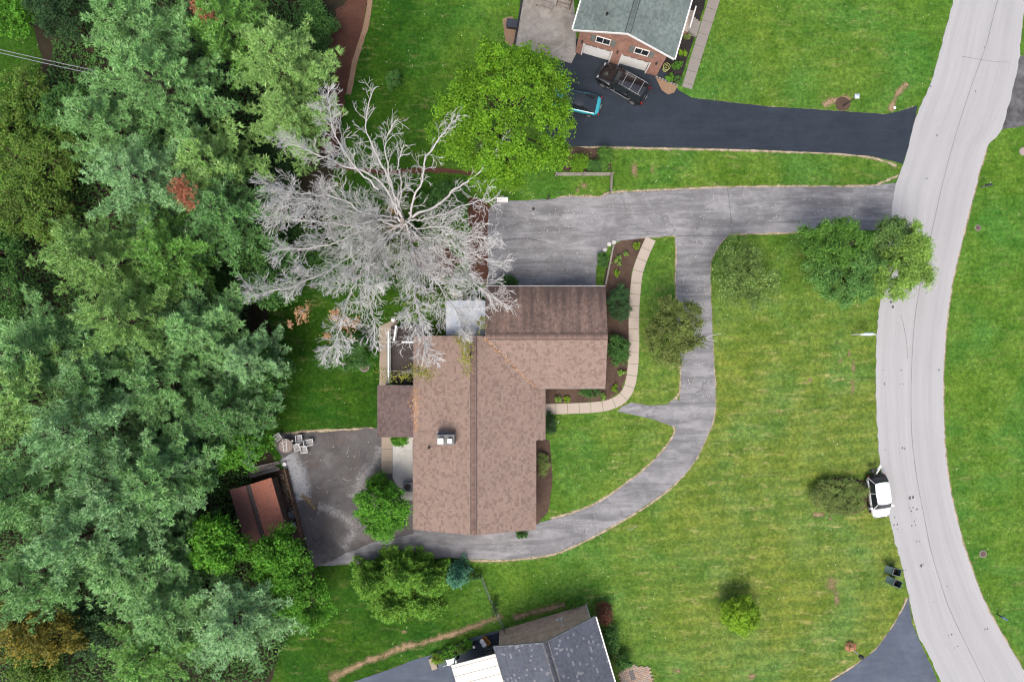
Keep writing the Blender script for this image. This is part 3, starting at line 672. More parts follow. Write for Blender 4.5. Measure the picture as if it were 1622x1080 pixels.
ridge_caps(roof, (RX, YS, RH), (RX, YN, RH), MAT['ridge'])
ridge_caps(wroof, (WXE, WY, WH), (vx + .2, WY, WH), MAT['ridge'])
for s in (-1, 1):     # dark strips along the ridge, the gap's shadow put into their colour
    MB().box((RX + s*.235, (YS+YN)/2, RH - .235*SL + .012), (.07, YN-YS-.1, .05)).build('ridge_shade_strip', MAT['ridge_line'], roof, world=True)
    MB().box(((vx+WXE)/2 + .1, WY + s*.235, WH - .235*SL + .012), (WXE-vx-.3, .07, .05)).build('ridge_shade_strip', MAT['ridge_line'], wroof, world=True)
# gutters and fascia
def gutter(a, b, n, mat=MAT['white']):
    a, b, n = Vector(a), Vector(b), Vector(n); d = (b - a); L = d.length; rz = math.atan2(d.y, d.x)
    c = (a + b) / 2 + n * .05 - Vector((0, 0, .07)); mb = MB()
    mb.box(c + n*.025, (L, .014, .10), rz); mb.box(c - Vector((0,0,.045)), (L, .07, .014), rz); mb.box(c - n*.03, (L, .014, .12), rz)
    return mb.build('gutter', mat, house, world=True)
BG = M_plain('brown gutter paint', (.20, .14, .115), .5)
gutter((XW, YS, zr(XW)), (XW, -8.2, zr(XW)), (-1,0,0), BG); gutter((XE2, YS, zr(XE2)), (XE2, YST, zr(XE2)), (1,0,0), M_plain('weathered taupe gutter', (.40,.36,.33), .5)); gutter((XE1, YST, zr(XE1)), (XE1, WYS, zr(XE1)), (1,0,0), BG)
gutter((WXW, WYN, zw(WYN)), (WXE, WYN, zw(WYN)), (0,1,0)); gutter((vx+(WY-WYS)+.3, WYS, zw(WYS)), (WXE, WYS, zw(WYS)), (0,-1,0), M_plain('pale taupe gutter', (.42,.37,.33), .5))
# openings
for y in (-14, -11.4): window(house, (XE2-.4, y, 1.5), (1,0,0), 1.5, 1.3)
window(house, (XE1-.5, -5.4, 1.5), (1,0,0), 1.8, 1.4, 2)
for y in (-13.5, -10.3): window(house, (XW+.5, y, 1.5), (-1,0,0), 1.4, 1.2)
window(house, (-5.6, YS+.4, 1.5), (0,-1,0), 1.4, 1.2); window(house, (-.5, YS+.4, 1.5), (0,-1,0), 1.4, 1.2)
for y in (-1.5, 2): window(house, (WXE-.35, y, 1.6), (1,0,0), 1.3, 1.2)
window(house, (5.5, WYS+.5, 1.5), (0,-1,0), 1.8, 1.3, 2)
d = MB().box((3.3, WYS+.52, 1.05), (.95, .06, 2.1)).build('door', MAT['white'], house, world=True)
MB().box((3.65, WYS+.46, 1.0), (.05, .06, .12)).build('handle', MAT['dark_metal'], d, world=True)
for x in (0.6, 4.6):
    gd = MB()
    for k in range(4): gd.box((x, WYN-.43, .27 + k*.53), (2.7, .05, .51))
    gd.build('garage_door', MAT['white'], house, world=True)
# porch roof over the back door
PX0, PX1, PY0, PY1 = -11.33, -8.16, -8.07, -3.72
pr = MB(); slab_quad(pr, [(PX0, PY0, 2.55), (PX1+.15, PY0, 2.93), (PX1+.15, PY1, 2.93), (PX0, PY1, 2.55)], .14)
proof = pr.build('porch_roof', MAT['ridge_line'], house, world=True)
pa = math.atan(.38/3.32)
shingles('shingle_courses', MAT['shingle_porch'], proof, (PX0, 0, 2.55), (0,1,0), (math.cos(pa), 0, math.sin(pa)), PY0, PY1, 0, 3.30)
for y in (PY0+.2, PY1-.2): MB().box((PX0+.25, y, 1.22), (.12, .12, 2.44)).build('porch_post', MAT['white'], house, world=True)
MB().box(((PX0+XW)/2+.2, (PY0+PY1)/2, .05), (2.9, 4.1, .1)).build('porch_floor', MAT['concrete'], house, world=True)
MB().box((PX0-.012, (PY0+PY1)/2, 2.47), (.03, PY1-PY0, .16)).build('fascia', MAT['dark_metal'], house, world=True)
# chimney
ch = MB().box((-5.35, -7.95, 4.3), (1.42, .82, 1.75)).build('chimney', MAT['stone'], house, world=True)
st = MB()
for k in range(60):
    a = rnd.random(); side = rnd.randrange(4); z = rnd.uniform(3.9, 5.05); s = rnd.uniform(.1, .2)
    x, y = ((-.71 + 1.42*a, -.41), (-.71 + 1.42*a, .41), (-.71, -.41 + .82*a), (.71, -.41 + .82*a))[side]
    st.box((-5.35 + x, -7.95 + y, z), (s if side < 2 else .06, .06 if side < 2 else s, s*.6))
for k in range(34): st.box((-5.35 + rnd.uniform(-.66,.66), -7.95 + rnd.uniform(-.36,.36), 5.185), (rnd.uniform(.1,.2), rnd.uniform(.08,.16), rnd.uniform(.02,.06)), rnd.random())
tagk(st.build('stone', MAT['stone'], ch, world=True), 'stuff')
for x, s in ((-5.72, .46), (-4.98, .36)):
    c = MB().box((x, -8.0, 5.32), (s*.7, s*.7, .30)).build('flue', MAT['grey_metal'], ch, world=True)
    MB().box((x, -8.0, 5.49), (s, s, .035)).build('flue_cap', MAT['white_metal'], c, world=True)
MB().box((-5.35, -7.5, 3.985), (1.7, .12, .06), 0).build('flashing', MAT['grey_metal'], ch, world=True)
for (px, py) in ((678, 711), (745, 562)):
    p = W(px, py, 4.3); z = zr(p.x)
    v = MB().lathe([(.02, z-.05), (.13, z-.02), (.13, z+.05), (.075, z+.09), (.075, z+.36), (.06, z+.36), (.06, z+.2)], (p.x, p.y, 0), 10).build('vent_pipe', MAT['dark_metal'], house, world=True)

# raised deck at the back with white railing
deck = thing('raised_deck', 'dark board deck with white railing behind the house', 'deck', (-9.5, -1.5, 0))
DX0, DX1, DY0, DY1, DZ = -10.55, -7.75, -3.7, 1.3, .62
bd = MB().box((0, 0, 0), (.135, DY1-DY0, .035)).build('board', MAT['wood_dark'], deck); bmsh = bd.data
bd.location = (DX0 + .07 + 9.5, (DY0+DY1)/2 + 1.5, DZ)
k = 1
while DX0 + .07 + k*.145 < DX1: link('board', bmsh, None, deck, (DX0 + .07 + k*.145 + 9.5, (DY0+DY1)/2 + 1.5, DZ + rnd.uniform(-.004, .004))); k += 1
MB().box(((DX0+DX1)/2, (DY0+DY1)/2, .3), (DX1-DX0-.1, DY1-DY0-.1, .58)).build('skirt', MAT['wood_brown'], deck, world=True)
def rail(a, b, n=5):
    a, b = Vector(a), Vector(b); d = b - a; rz = math.atan2(d.y, d.x); L = d.length
    MB().box((a+b)/2 + Vector((0,0,1.0)), (L, .14, .05), rz).build('handrail', MAT['white'], deck, world=True)
    MB().box((a+b)/2 + Vector((0,0,.12)), (L, .05, .08), rz).build('bottom_rail', MAT['white'], deck, world=True)
    m = int(L/.14)
    for i in range(1, m): MB().box(a + d*(i/m) + Vector((0,0,.55)), (.035, .035, .80), rz).build('baluster', MAT['white'], deck, world=True)
    for p in (a, b):
        q = MB().box(p + Vector((0,0,.5)), (.11, .11, 1.12), rz).build('post', MAT['white'], deck, world=True)
        MB().box(p + Vector((0,0,1.075)), (.17, .17, .05), rz).build('post_cap', MAT['white'], q, world=True)
rail((DX0-.03, DY0+.15, DZ), (DX0-.03, .75, DZ)); rail((DX0+.45, .1, DZ), (DX0+.62, 1.25, DZ)); rail((DX0+1.2, -.1, DZ), (DX1, -.1, DZ))
lampd = thing('globe_path_lamp', 'short post lamp with pale globe at the corner of the deck path', 'lamp', W(626, 507))
MB().tube([(0,0,0),(0,0,.9)], .04, 8).build('post', MAT['grey_metal'], lampd)
MB().lathe([(.02,.88),(.14,.93),(.19,1.05),(.17,1.16),(.08,1.24),(.01,1.25)], n=12).build('globe', MAT['white_metal'], lampd, smooth=60)
# pale patio roof behind the dead tree's branches
pc = thing('patio_cover', 'pale blue white patio roof in the corner between house and garage wing', 'patio roof', (-4.2, 1.7, 0))
for i in range(7):
    x = -5.55 + i*.47
    MB().hexa([(x,.5,2.58),(x+.44,.5,2.58),(x+.44,3.4,2.38),(x,3.4,2.38)], [(x,.5,2.62),(x+.44,.5,2.62),(x+.44,3.4,2.42),(x,3.4,2.42)]).build('panel', MAT['metal_pale'], pc, world=True)
    MB().hexa([(x+.43,.5,2.60),(x+.48,.5,2.60),(x+.48,3.4,2.40),(x+.43,3.4,2.40)], [(x+.43,.5,2.66),(x+.48,.5,2.66),(x+.48,3.4,2.46),(x+.43,3.4,2.46)]).build('seam_rib', MAT['metal_pale'], pc, world=True)
MB().box((-3.9, 3.3, 2.30), (3.4, .09, .14)).build('beam', MAT['white'], pc, world=True)
for x in (-5.4, -2.6): MB().box((x, 3.3, 1.12), (.1, .1, 2.24)).build('post', MAT['white'], pc, world=True)

# air conditioner
ac = thing('air_conditioner', 'square grey outdoor air conditioner on the patio beside the house wall', 'air conditioner', W(648, 768))
MB().box((0,0,.06), (.95,.95,.12)).build('pad', MAT['concrete'], ac)
mb = MB().box((0,0,.45), (.76,.76,.66))
for s in (-1,1):
    for k in range(8): mb.box((s*.385, 0, .2 + k*.07), (.02,.72,.03)); mb.box((0, s*.385, .2 + k*.07), (.72,.02,.03))
mb.build('cabinet', MAT['grey_metal'], ac)
mb = MB().box((0,.36,.80), (.8,.08,.05)).box((0,-.36,.80), (.8,.08,.05)).box((.36,0,.80), (.08,.64,.05)).box((-.36,0,.80), (.08,.64,.05)); mb.build('top_frame', M_plain('blue grey rim', (.19,.21,.26)), ac)
MB().lathe([(.30,.78),(.30,.80),(.02,.80)], n=20).build('grille', MAT['dark_metal'], ac)
fan = MB()
for k in range(4): fan.box((.12*math.cos(k*1.571), .12*math.sin(k*1.571), .815), (.2,.1,.012), k*1.571)
fan.build('fan', M_plain('dark red brown fan', (.05,.02,.02)), ac)
hose = thing('lawn_sprinkler', 'thin white sprinkler stake standing in the front lawn', 'sprinkler', W(883, 668))
MB().tube([(0,0,0),(.02,.0,.55)], .02, 6).tube([(0,0,.5),(.1,.12,.62)], .025, 6).build('stake', MAT['white'], hose)

# ---------------------------------------------------------------- north house with brick garage front
ang = math.atan2(-.277, .961)
nh = thing('brick_house', 'red brick house with grey green gable roof and two white garage doors', 'house', W(911, 84), ang)
HL, HW, HE, HR = 15.0, 7.42, 5.0, 6.9    # local x along the front wall, local +y to the back
mb = MB()
D1, D2 = (.62, 3.0), (3.98, 6.36)         # garage door openings
for (x0, x1) in ((0, D1[0]), (D1[1], D2[0]), (D2[1], HW)): mb.box(((x0+x1)/2, .15, 1.1), (x1-x0, .3, 2.2))
mb.box((HW/2, .15, (2.2+HE)/2), (HW, .3, HE-2.2)); mb.box((HW/2, HL/2+.6, HE/2), (HW-.01, HL-.6, HE))
mb.build('wall', MAT['brick'], nh)
gb = MB(); gb.hexa([(0,0,HE),(HW,0,HE),(HW,.3,HE),(0,.3,HE)], [(HW/2-.02,0,HR-.06),(HW/2+.02,0,HR-.06),(HW/2+.02,.3,HR-.06),(HW/2-.02,.3,HR-.06)]); gb.build('gable', MAT['brick'], nh)
OV, OF = .55, .38; sl = (HR - HE + .05) / (HW/2 + OV); ze = HR - sl*(HW/2+OV)
nr = MB(); slab_quad(nr, [(-OV,-OF,ze),(HW/2,-OF,HR),(HW/2,HL,HR),(-OV,HL,ze)], .14); slab_quad(nr, [(HW/2,-OF,HR),(HW+OV,-OF,ze),(HW+OV,HL,ze),(HW/2,HL,HR)], .14)
nroof = nr.build('roof', MAT['shutter'], nh)
Mn = (Matrix.Translation(nh.location) @ Matrix.Rotation(ang, 4, 'Z')); Mr = Mn.to_3x3(); ca, sa = math.cos(math.atan(sl)), math.sin(math.atan(sl))
shingles('shingle_courses', MAT['shingle_green'], nroof, Mn @ Vector((-OV,0,ze)), Mr @ Vector((0,1,0)), Mr @ Vector((ca,0,sa)), -OF, 9, 0, (HW/2+OV)/ca)
shingles('shingle_courses', MAT['shingle_green'], nroof, Mn @ Vector((HW+OV,0,ze)), Mr @ Vector((0,1,0)), Mr @ Vector((-ca,0,sa)), -OF, 9, 0, (HW/2+OV)/ca)
ridge_caps(nroof, Mn @ Vector((HW/2,-OF,HR)), Mn @ Vector((HW/2,9,HR)), MAT['ridge_green'], sl)
for s in (-1, 1): MB().box((HW/2 + s*.22, 4.3, HR - .22*sl + .012), (.05, 9.2, .05)).build('ridge_shade_strip', MAT['dark_metal'], nroof)  # dark strips beside the caps, shade of the ridge gap as colour
for s in (-1, 1):   # white rake and eave trim
    x0 = HW/2; x1 = HW/2 + s*(HW/2+OV)
    MB().hexa([(x0,-OF-.05,HR-.2),(x1,-OF-.05,ze-.2),(x1,-OF-.002,ze-.2),(x0,-OF-.002,HR-.2)], [(x0,-OF-.05,HR+.035),(x1,-OF-.05,ze+.035),(x1,-OF-.002,ze+.035),(x0,-OF-.002,HR+.035)]).build('rake_board', MAT['white'], nh)
    MB().box((x1 + s*.06, 4.3, ze-.05), (.12, 9.35, .12)).build('gutter', MAT['white'], nh)
MB().lathe([(.09,5.6),(.09,6.32),(.07,6.32),(.07,6.1)], (1.75, 1.0, 0), 10).build('vent_pipe', MAT['dark_metal'], nh)
for (a, b) in (D1, D2):
    gd = bpy.data.objects.new('garage_door', None); COL.objects.link(gd); gd.parent = nh
    for r in range(4): MB().box(((a+b)/2, .2, .275 + r*.55), (b-a-.02, .06, .53)).build('panel', MAT['white'], gd)
    for k in range(4):
        cx = a + (b-a)*(k+.5)/4; MB().box((cx, .165, 1.93), (.46, .03, .30)).build('pane', MAT['glass'], gd)
    for s in (a-.05, b+.05): MB().box((s, -.012, 1.13), (.1, .06, 2.26)).build('door_trim', MAT['white'], nh)
for cx in (2.05, 5.35):
    c = Mn @ Vector((cx, 0, 3.75)); window(nh, c, Mr @ Vector((0,-1,0)), 1.25, 1.05, 1)
    for s in (-1, 1):
        sh = MB().box((cx + s*.86, -.03, 3.75), (.36, .05, 1.05))
        for q in range(9): sh.box((cx + s*.86, -.062, 3.32 + q*.107), (.28, .025, .05))
        sh.build('shutter', MAT['shutter'], nh)
for (cx, z) in ((.38, 2.6), (3.5, 2.6), (6.9, 2.6)):
    MB().box((cx, -.09, z), (.12,.16,.26)).box((cx,-.02,z+.1),(.16,.04,.1)).build('wall_lamp', MAT['dark_metal'], nh)
# porch on the east flank
MB().box((HW+.75, 5.0, .45), (1.5, 1.9, .9)).build('porch_base', MAT['brick'], nh)
for k in range(7): MB().box((HW+1.45, 4.15 + k*.27, 1.35), (.04,.04,.85)).build('baluster', MAT['white'], nh)
MB().box((HW+1.45, 4.95, 1.82), (.1,1.9,.07)).build('handrail', MAT['white'], nh)
for k in range(3): MB().box((HW+1.7+.28*k, 4.9, .35-.1*k), (.28,1.3,.7-.2*k)).build('step', MAT['slab_grey'], nh)
# wooden back stairs and landing on the west flank
dk = thing('back_landing', 'weathered brown timber landing with steps above the stained concrete pad', 'deck', W(905, 5), ang)
bm0 = MB().box((0,0,0), (4.2,.15,.04)).build('board', MAT['wood_brown'], dk); bm0.location = (-2.3,.9,1.2); ms = bm0.data
for k in range(1, 12): link('board', ms, None, dk, (-2.3, .9 + k*.165, 1.2))
for x in (-4.3, -2.3, -.4): MB().box((x,.95,.6),(.12,.12,1.18)).build('post', MAT['wood_brown'], dk); MB().box((x,.8,1.72),(.1,.1,1.02)).build('rail_post', MAT['wood_brown'], dk)
MB().box((-2.3,.8,2.2),(4.2,.12,.06)).build('handrail', MAT['wood_grey'], dk)
for k in range(5): MB().box((-.6, .55-.26*k, 1.0-.2*k), (1.1,.27,.05)).build('step', MAT['wood_grey'], dk)
for x in (-1.2, .0): MB().hexa([(x-.03,.8,.0),(x+.03,.8,.0),(x+.03,-.7,.0),(x-.03,-.7,.0)],[(x-.03,.8,.95),(x+.03,.8,.95),(x+.03,-.7,.06),(x-.03,-.7,.06)]).build('stringer', MAT['wood_brown'], dk)
bn = thing('garden_bench', 'grey slatted bench under the brown timber landing', 'bench', W(862, 10), ang)
for k in range(4): MB().box((0,-.2+.12*k,.45),(1.6,.1,.04)).build('slat', MAT['wood_grey'], bn)
for x in (-.7,.7):
    for y in (-.18,.18): MB().box((x,y,.215),(.07,.07,.43)).build('leg', MAT['wood_grey'], bn)
bx = thing('storage_bin', 'black plastic storage bin beside the stained concrete pad', 'storage bin', W(811, 42), R(-8))
MB().hexa([(-.4,-.28,0),(.4,-.28,0),(.4,.28,0),(-.4,.28,0)],[(-.46,-.33,.55),(.46,-.33,.55),(.46,.33,.55),(-.46,.33,.55)]).build('body', MAT['dark_metal'], bx)
MB().box((0,0,.58),(.98,.72,.06)).box((0,0,.625),(.8,.54,.03)).build('lid', M_plain('black blue plastic', (.03,.035,.045), .4), bx)
for k, (a, b) in enumerate([((828,-6),(822,30)),((822,30),(815,72))]):
    a, b = W(*a), W(*b); tag(MB().tube([a + Vector((0,0,.1)), b + Vector((0,0,.1))], .09, 8).build('edging_timber', MAT['dark_metal'], None), ('black edging timber at the upper west side of the concrete pad', 'black edging timber at the lower west side of the concrete pad')[k], 'edging')
ec = thing('stone_edging', 'curved row of small pale edging stones around the wood chip corner', 'edging', W(1056, 131))
for k in range(8):
    p = W(1040 + k*4.6, 122.5 + k*1.9) - ec.location
    MB().hexa([(p.x-.11,p.y-.07,-.02),(p.x+.11,p.y-.09,-.02),(p.x+.12,p.y+.07,-.02),(p.x-.1,p.y+.08,-.02)],[(p.x-.09,p.y-.05,.13),(p.x+.08,p.y-.07,.12),(p.x+.1,p.y+.05,.14),(p.x-.08,p.y+.06,.13)]).build('stone', MAT['slab_grey'], ec)

# ---------------------------------------------------------------- south house
a2 = math.atan2(.284, .959)
sh = thing('blue_roofed_house', 'house with blue grey gable roof and tan brick end wall', 'house', W(791, 998), a2)
SW, SE, SR, SLn = 8.0, 3.3, 5.35, 14.0
MB().box((SW/2, -SLn/2, SE/2), (SW, SLn, SE)).build('wall', MAT['brick_tan'], sh)
MB().hexa([(0,-.3,SE),(SW,-.3,SE),(SW,0,SE),(0,0,SE)], [(SW/2-.02,-.3,SR-.08),(SW/2+.02,-.3,SR-.08),(SW/2+.02,0,SR-.08),(SW/2-.02,0,SR-.08)]).build('gable', MAT['brick_tan'], sh)
OV, OF = .42, .15; sl = (SR-SE+.03)/(SW/2+OV); ze = SR - sl*(SW/2+OV)
nr = MB(); slab_quad(nr, [(-OV,OF,ze),(SW/2,OF,SR),(SW/2,-SLn,SR),(-OV,-SLn,ze)], .14); slab_quad(nr, [(SW/2,OF,SR),(SW+OV,OF,ze),(SW+OV,-SLn,ze),(SW/2,-SLn,SR)], .14)
sroof = nr.build('roof', MAT['ridge_blue'], sh)
Ms = (Matrix.Translation(sh.location) @ Matrix.Rotation(a2, 4, 'Z')); Mr = Ms.to_3x3(); ca, sa = math.cos(math.atan(sl)), math.sin(math.atan(sl))
shingles('shingle_courses', MAT['shingle_blue'], sroof, Ms @ Vector((-OV,0,ze)), Mr @ Vector((0,1,0)), Mr @ Vector((ca,0,sa)), -8, OF, 0, (SW/2+OV)/ca)
shingles('shingle_courses', MAT['shingle_blue'], sroof, Ms @ Vector((SW+OV,0,ze)), Mr @ Vector((0,1,0)), Mr @ Vector((-ca,0,sa)), -8, OF, 0, (SW/2+OV)/ca)
ridge_caps(sroof, Ms @ Vector((SW/2,OF,SR)), Ms @ Vector((SW/2,-8,SR)), MAT['ridge_blue'], sl)
for s in (-1, 1): MB().box((SW/2 + s*.24, -4, SR - .24*sl + .012), (.06, 8.2, .05)).build('ridge_shade_strip', MAT['dark_metal'], sroof)  # dark strips either side of the ridge, gap shade drawn as colour
MB().box((SW+OV+.06, -6.9, ze-.05), (.12, 14, .12)).build('gutter', MAT['white'], sh)
for s in (-1, 1):
    x0 = SW/2; x1 = SW/2 + s*(SW/2+OV)
    MB().hexa([(x0,OF+.004,SR-.18),(x1,OF+.004,ze-.18),(x1,OF+.03,ze-.18),(x0,OF+.03,SR-.18)], [(x0,OF+.004,SR+.02),(x1,OF+.004,ze+.02),(x1,OF+.03,ze+.02),(x0,OF+.03,SR+.02)]).build('rake_board', MAT['grey_metal'], sh)
MB().box((SW-.02, .04, SE/2), (.09,.07,SE)).build('downspout', MAT['white'], sh)
mt = MB().box((5.6,.07,1.5),(.22,.12,.3)).box((5.25,.06,1.45),(.3,.1,.2)).tube([(5.6,.1,1.6),(5.6,.1,3.2)], .03, 6).build('electric_meter', MAT['white'], sh)
wr = MB(); slab_quad(wr, [(-4.35,-.55,2.75),(-.35,-.55,3.05),(-.35,-7,3.05),(-4.35,-7,2.75)], .12); wroof2 = wr.build('carport_roof', MAT['white_roof'], sh)
for k in range(9): MB().box((-2.35,-.85-k*.72,2.93),(4.0,.04,.03),0,0,-math.atan(.3/4)).build('seam_rib', MAT['white_roof'], wroof2)
for y in (-.8,-4): MB().box((-4.2,y,1.32),(.1,.1,2.64)).build('carport_post', MAT['white'], sh)
MB().box((-2.35,-.53,2.88),(4.0,.03,.16),0,0,-math.atan(.3/4)).build('fascia', MAT['grey_metal'], sh)
mat_ = thing('door_mat', 'dark door mat lying on the paver landing', 'mat', W(1001, 1068) + Vector((0,0,.08)), a2)
MB().box((0,0,.012),(.42,.85,.02)).build('mat', MAT['dark_metal'], mat_)

# ---------------------------------------------------------------- rusty shed and retaining wall
sd_ = thing('rusty_shed', 'small shed with rusted red brown metal roof among the trees', 'shed', W(424, 805), R(16))
u = 1.95; ln = 2.75   # local x across, y along ridge
MB().box((0,0,1.0),(3.2,5.0,2.0)).build('wall', MAT['wood_brown'], sd_)
for s in (-1,1): MB().add([(-1.6,s*2.5,2.0),(1.6,s*2.5,2.0),(0,s*2.5,2.58)],[(0,1,2)]).build('gable', MAT['wood_brown'], sd_, fixn=False)
for s in (-1, 1):
    for k in range(5):
        y0 = -2.7 + k*1.08; y1 = y0 + 1.09; z = .003*k
        ob = MB(); slab_quad(ob, [(0,y0,2.62+z),(s*1.85,y0,2.02+z),(s*1.85,y1,2.02+z),(0,y1,2.62+z)] if s > 0 else [(0,y1,2.62+z),(s*1.85,y1,2.02+z),(s*1.85,y0,2.02+z),(0,y0,2.62+z)], .02); ob.build('roof_sheet', MAT['rust'] if s > 0 else MAT['rust_dark'], sd_)
for k in range(9): MB().hexa([(-.2,-2.7+.6*k,2.575),(.0,-2.7+.6*k,2.64),(.0,-2.12+.6*k,2.64),(-.2,-2.12+.6*k,2.575)],[(-.2,-2.7+.6*k,2.595),(.0,-2.7+.6*k,2.66),(.0,-2.12+.6*k,2.66),(-.2,-2.12+.6*k,2.595)]).hexa([(.0,-2.7+.6*k,2.64),(.2,-2.7+.6*k,2.575),(.2,-2.12+.6*k,2.575),(.0,-2.12+.6*k,2.64)],[(.0,-2.7+.6*k,2.66),(.2,-2.7+.6*k,2.595),(.2,-2.12+.6*k,2.595),(.0,-2.12+.6*k,2.66)]).build('ridge_cap', M_plain('dark ridge metal', (.05,.035,.033), .7) if k == 0 else bpy.data.materials['dark ridge metal'], sd_)
wp = thing('timber_pile', 'loose pile of weathered planks stacked behind the rusty shed', 'timber pile', W(418, 744), R(15))
for k in range(9): MB().box((rnd.uniform(-.15,.15), -.35+.1*k+rnd.uniform(-.03,.03), .06+.05*(k%3)), (2.6+rnd.uniform(-.5,.4),.1,.05), R(rnd.uniform(-4,4))).build('plank', MAT['wood_grey'], wp)
rw_ = thing('timber_retaining_wall', 'low dark timber wall at the edge of the back lot beside the shed', 'retaining wall', W(468, 797), 0)
a, b = W(455,741), W(482,852); dd = b - a
for r in range(3):
    for k in range(4):
        p = a + dd*((k+.5)/4); MB().box(p + Vector((-.03*r, 0, .1+.2*r)), (dd.length/4-.02,.12,.195), math.atan2(dd.y,dd.x)).build('timber', MAT['wood_brown'], rw_, world=True)
tagk(sheet('shed_yard', [(440,745),(455,741),(482,852),(478,862),(463,850)], .012, MAT['mulch'], 0, .05), 'structure')
db = MB()
for k in range(60):
    t = rnd.random(); p = W(447 + 24*t + rnd.uniform(-4, 4), 750 + 90*t); db.box(p + Vector((0, 0, .04)), (rnd.uniform(.06, .2), rnd.uniform(.05, .1), .05), rnd.uniform(0, 3))
tag(tagk(db.build('yard_debris', MAT['slab_tan'], None), 'stuff'), 'pale broken debris strewn between the rusty shed and the timber wall', 'debris')
for k, (px, py, s, lab) in enumerate([(464,813,.42,'pale grey plastic crate lying against the timber wall by the shed'),(467,829,.38,'white bucket lying near the timber wall by the shed')]):
    t = thing('crate' if k == 0 else 'bucket', lab, 'crate' if k == 0 else 'bucket', W(px, py), R(20))
    if k == 0:
        mb = MB().box((0,0,.02),(s*1.3,s*1.3,.04))
        for q in (-1,1): mb.box((q*s*.63,0,.2),(.03,s*1.3,.33)); mb.box((0,q*s*.63,.2),(s*1.2,.03,.33))
        mb.build('body', MAT['grey_metal'], t)
    else:
        MB().lathe([(.16,0),(.2,.4),(.21,.4),(.21,.38),(.185,.38),(.15,.03)], n=14).build('body', MAT['white'], t); MB().tube([(.2,0,.38),(.15,.15,.43),(0,.22,.45),(-.15,.15,.43),(-.2,0,.38)], .01, 5).build('handle', MAT['grey_metal'], t)
sc_ = thing('plank_scrap', 'pale bent scrap board leaning by the timber wall', 'board', W(464,820), R(50)); MB().box((0,0,.05),(.9,.07,.04)).box((.4,.16,.05),(.07,.4,.04)).build('board', MAT['wood_grey'], sc_)
wb = thing('watering_can', 'white watering can standing at the north end of the timber wall', 'watering can', W(452,734), R(30))
MB().lathe([(.1,0),(.17,.02),(.17,.28),(.1,.32),(.09,.3)], n=14).build('body', MAT['white'], wb); MB().tube([(.15,0,.08),(.3,0,.2),(.42,0,.36)], [.03,.025,.03], 8).build('spout', MAT['white'], wb); MB().tube([(-.15,0,.1),(-.27,0,.2),(-.2,0,.33),(0,0,.36)], .018, 6).build('handle', MAT['white'], wb)

# ground cover of the wood: uncountable low leaves
def in_poly(x, y, poly):
    c = np.zeros(len(x), bool); j = len(poly) - 1
    for i in range(len(poly)):
        xi, yi = poly[i]; xj, yj = poly[j]
        k = ((yi > y) != (yj > y)) & (x < (xj - xi)*(y - yi)/((yj - yi) + 1e-12) + xi); c ^= k; j = i
    return c
# ---------------------------------------------------------------- vegetation builders
def unit(a): return a / np.maximum(np.linalg.norm(a, axis=-1, keepdims=True), 1e-9)
def leaves(P, N, L, asp=.55, fold=.12, g=rng):
    """kite-shaped folded leaves: centre, normal, length -> V, F"""
    n = len(P); r = unit(g.normal(size=(n, 3))); t = unit(np.cross(N, r)); b = np.cross(N, t); L = np.asarray(L).reshape(-1, 1) * np.ones((n, 1))
    V = np.empty((n, 4, 3)); V[:, 0] = P - t*L*.5; V[:, 1] = P + b*L*asp*.5 + N*L*fold; V[:, 2] = P + t*L*.5; V[:, 3] = P - b*L*asp*.5 + N*L*fold
    return V.reshape(-1, 3), np.arange(n*4).reshape(-1, 4)
def needles(P, D, L, w, g=rng):
    n = len(P); s = unit(np.cross(D, g.normal(size=(n, 3)) * .35 + np.array([0, 0, 1.0]))); L = np.asarray(L).reshape(-1, 1) * np.ones((n, 1))
    V = np.empty((n, 3, 3)); V[:, 0] = P - s*w*.5; V[:, 1] = P + s*w*.5; V[:, 2] = P + D*L
    return V.reshape(-1, 3), np.arange(n*3).reshape(-1, 3)

def crown_mesh(name, seed, rx, ry, rz, nclump, cr, nleaf, L, asp=.55, shell=.5, low=-.35, lump=.25, flat=.7, upb=.8, gap=1.0):
    """broadleaf crown centred on its own origin; returns mesh, clump centres"""
    g = np.random.default_rng(seed); C = []
    ph = g.uniform(0, 6.28, 6)
    while len(C) < nclump:
        d = unit(g.normal(size=3))
        if d[2] < low: continue
        az = math.atan2(d[1], d[0]); lum = 1 + lump * (math.sin(2*az+ph[0])*.5 + math.sin(3*az+ph[1]+2*d[2])*.5 + .5*math.sin(5*az+ph[2]+3*d[2]))
        r = (shell + (1-shell) * g.random()**.6) * lum * .9
        c = np.array([d[0]*rx*r, d[1]*ry*r, d[2]*rz*r])
        if C and gap and min(np.linalg.norm(c-k) for k in C) < cr*.45*gap: 
            if g.random() < .8: continue
        C.append(c)
    C = np.array(C); per = max(1, nleaf // nclump); P = []; N = []
    for c in C:
        s = cr * g.uniform(.65, 1.3); d = unit(g.normal(size=(per, 3))); rr = g.random((per, 1))**.45
        # each clump is a little spray of twigs, so leaves follow a few random arms
        arms = unit(g.normal(size=(5, 3)) + np.array([0, 0, .35])); pick = arms[g.integers(0, 5, per)]
        o = (d*.55 + pick*.75) * rr * s; o[:, 2] *= flat
        P.append(c + o); N.append(unit(o/s*.7 + np.array([0, 0, upb]) + g.normal(size=(per, 3))*.55))
    P = np.concatenate(P); N = np.concatenate(N)
    V, F = leaves(P, N, L * g.uniform(.6, 1.3, len(P)), asp, .12, g)
    return mesh_np(name, V, F), C

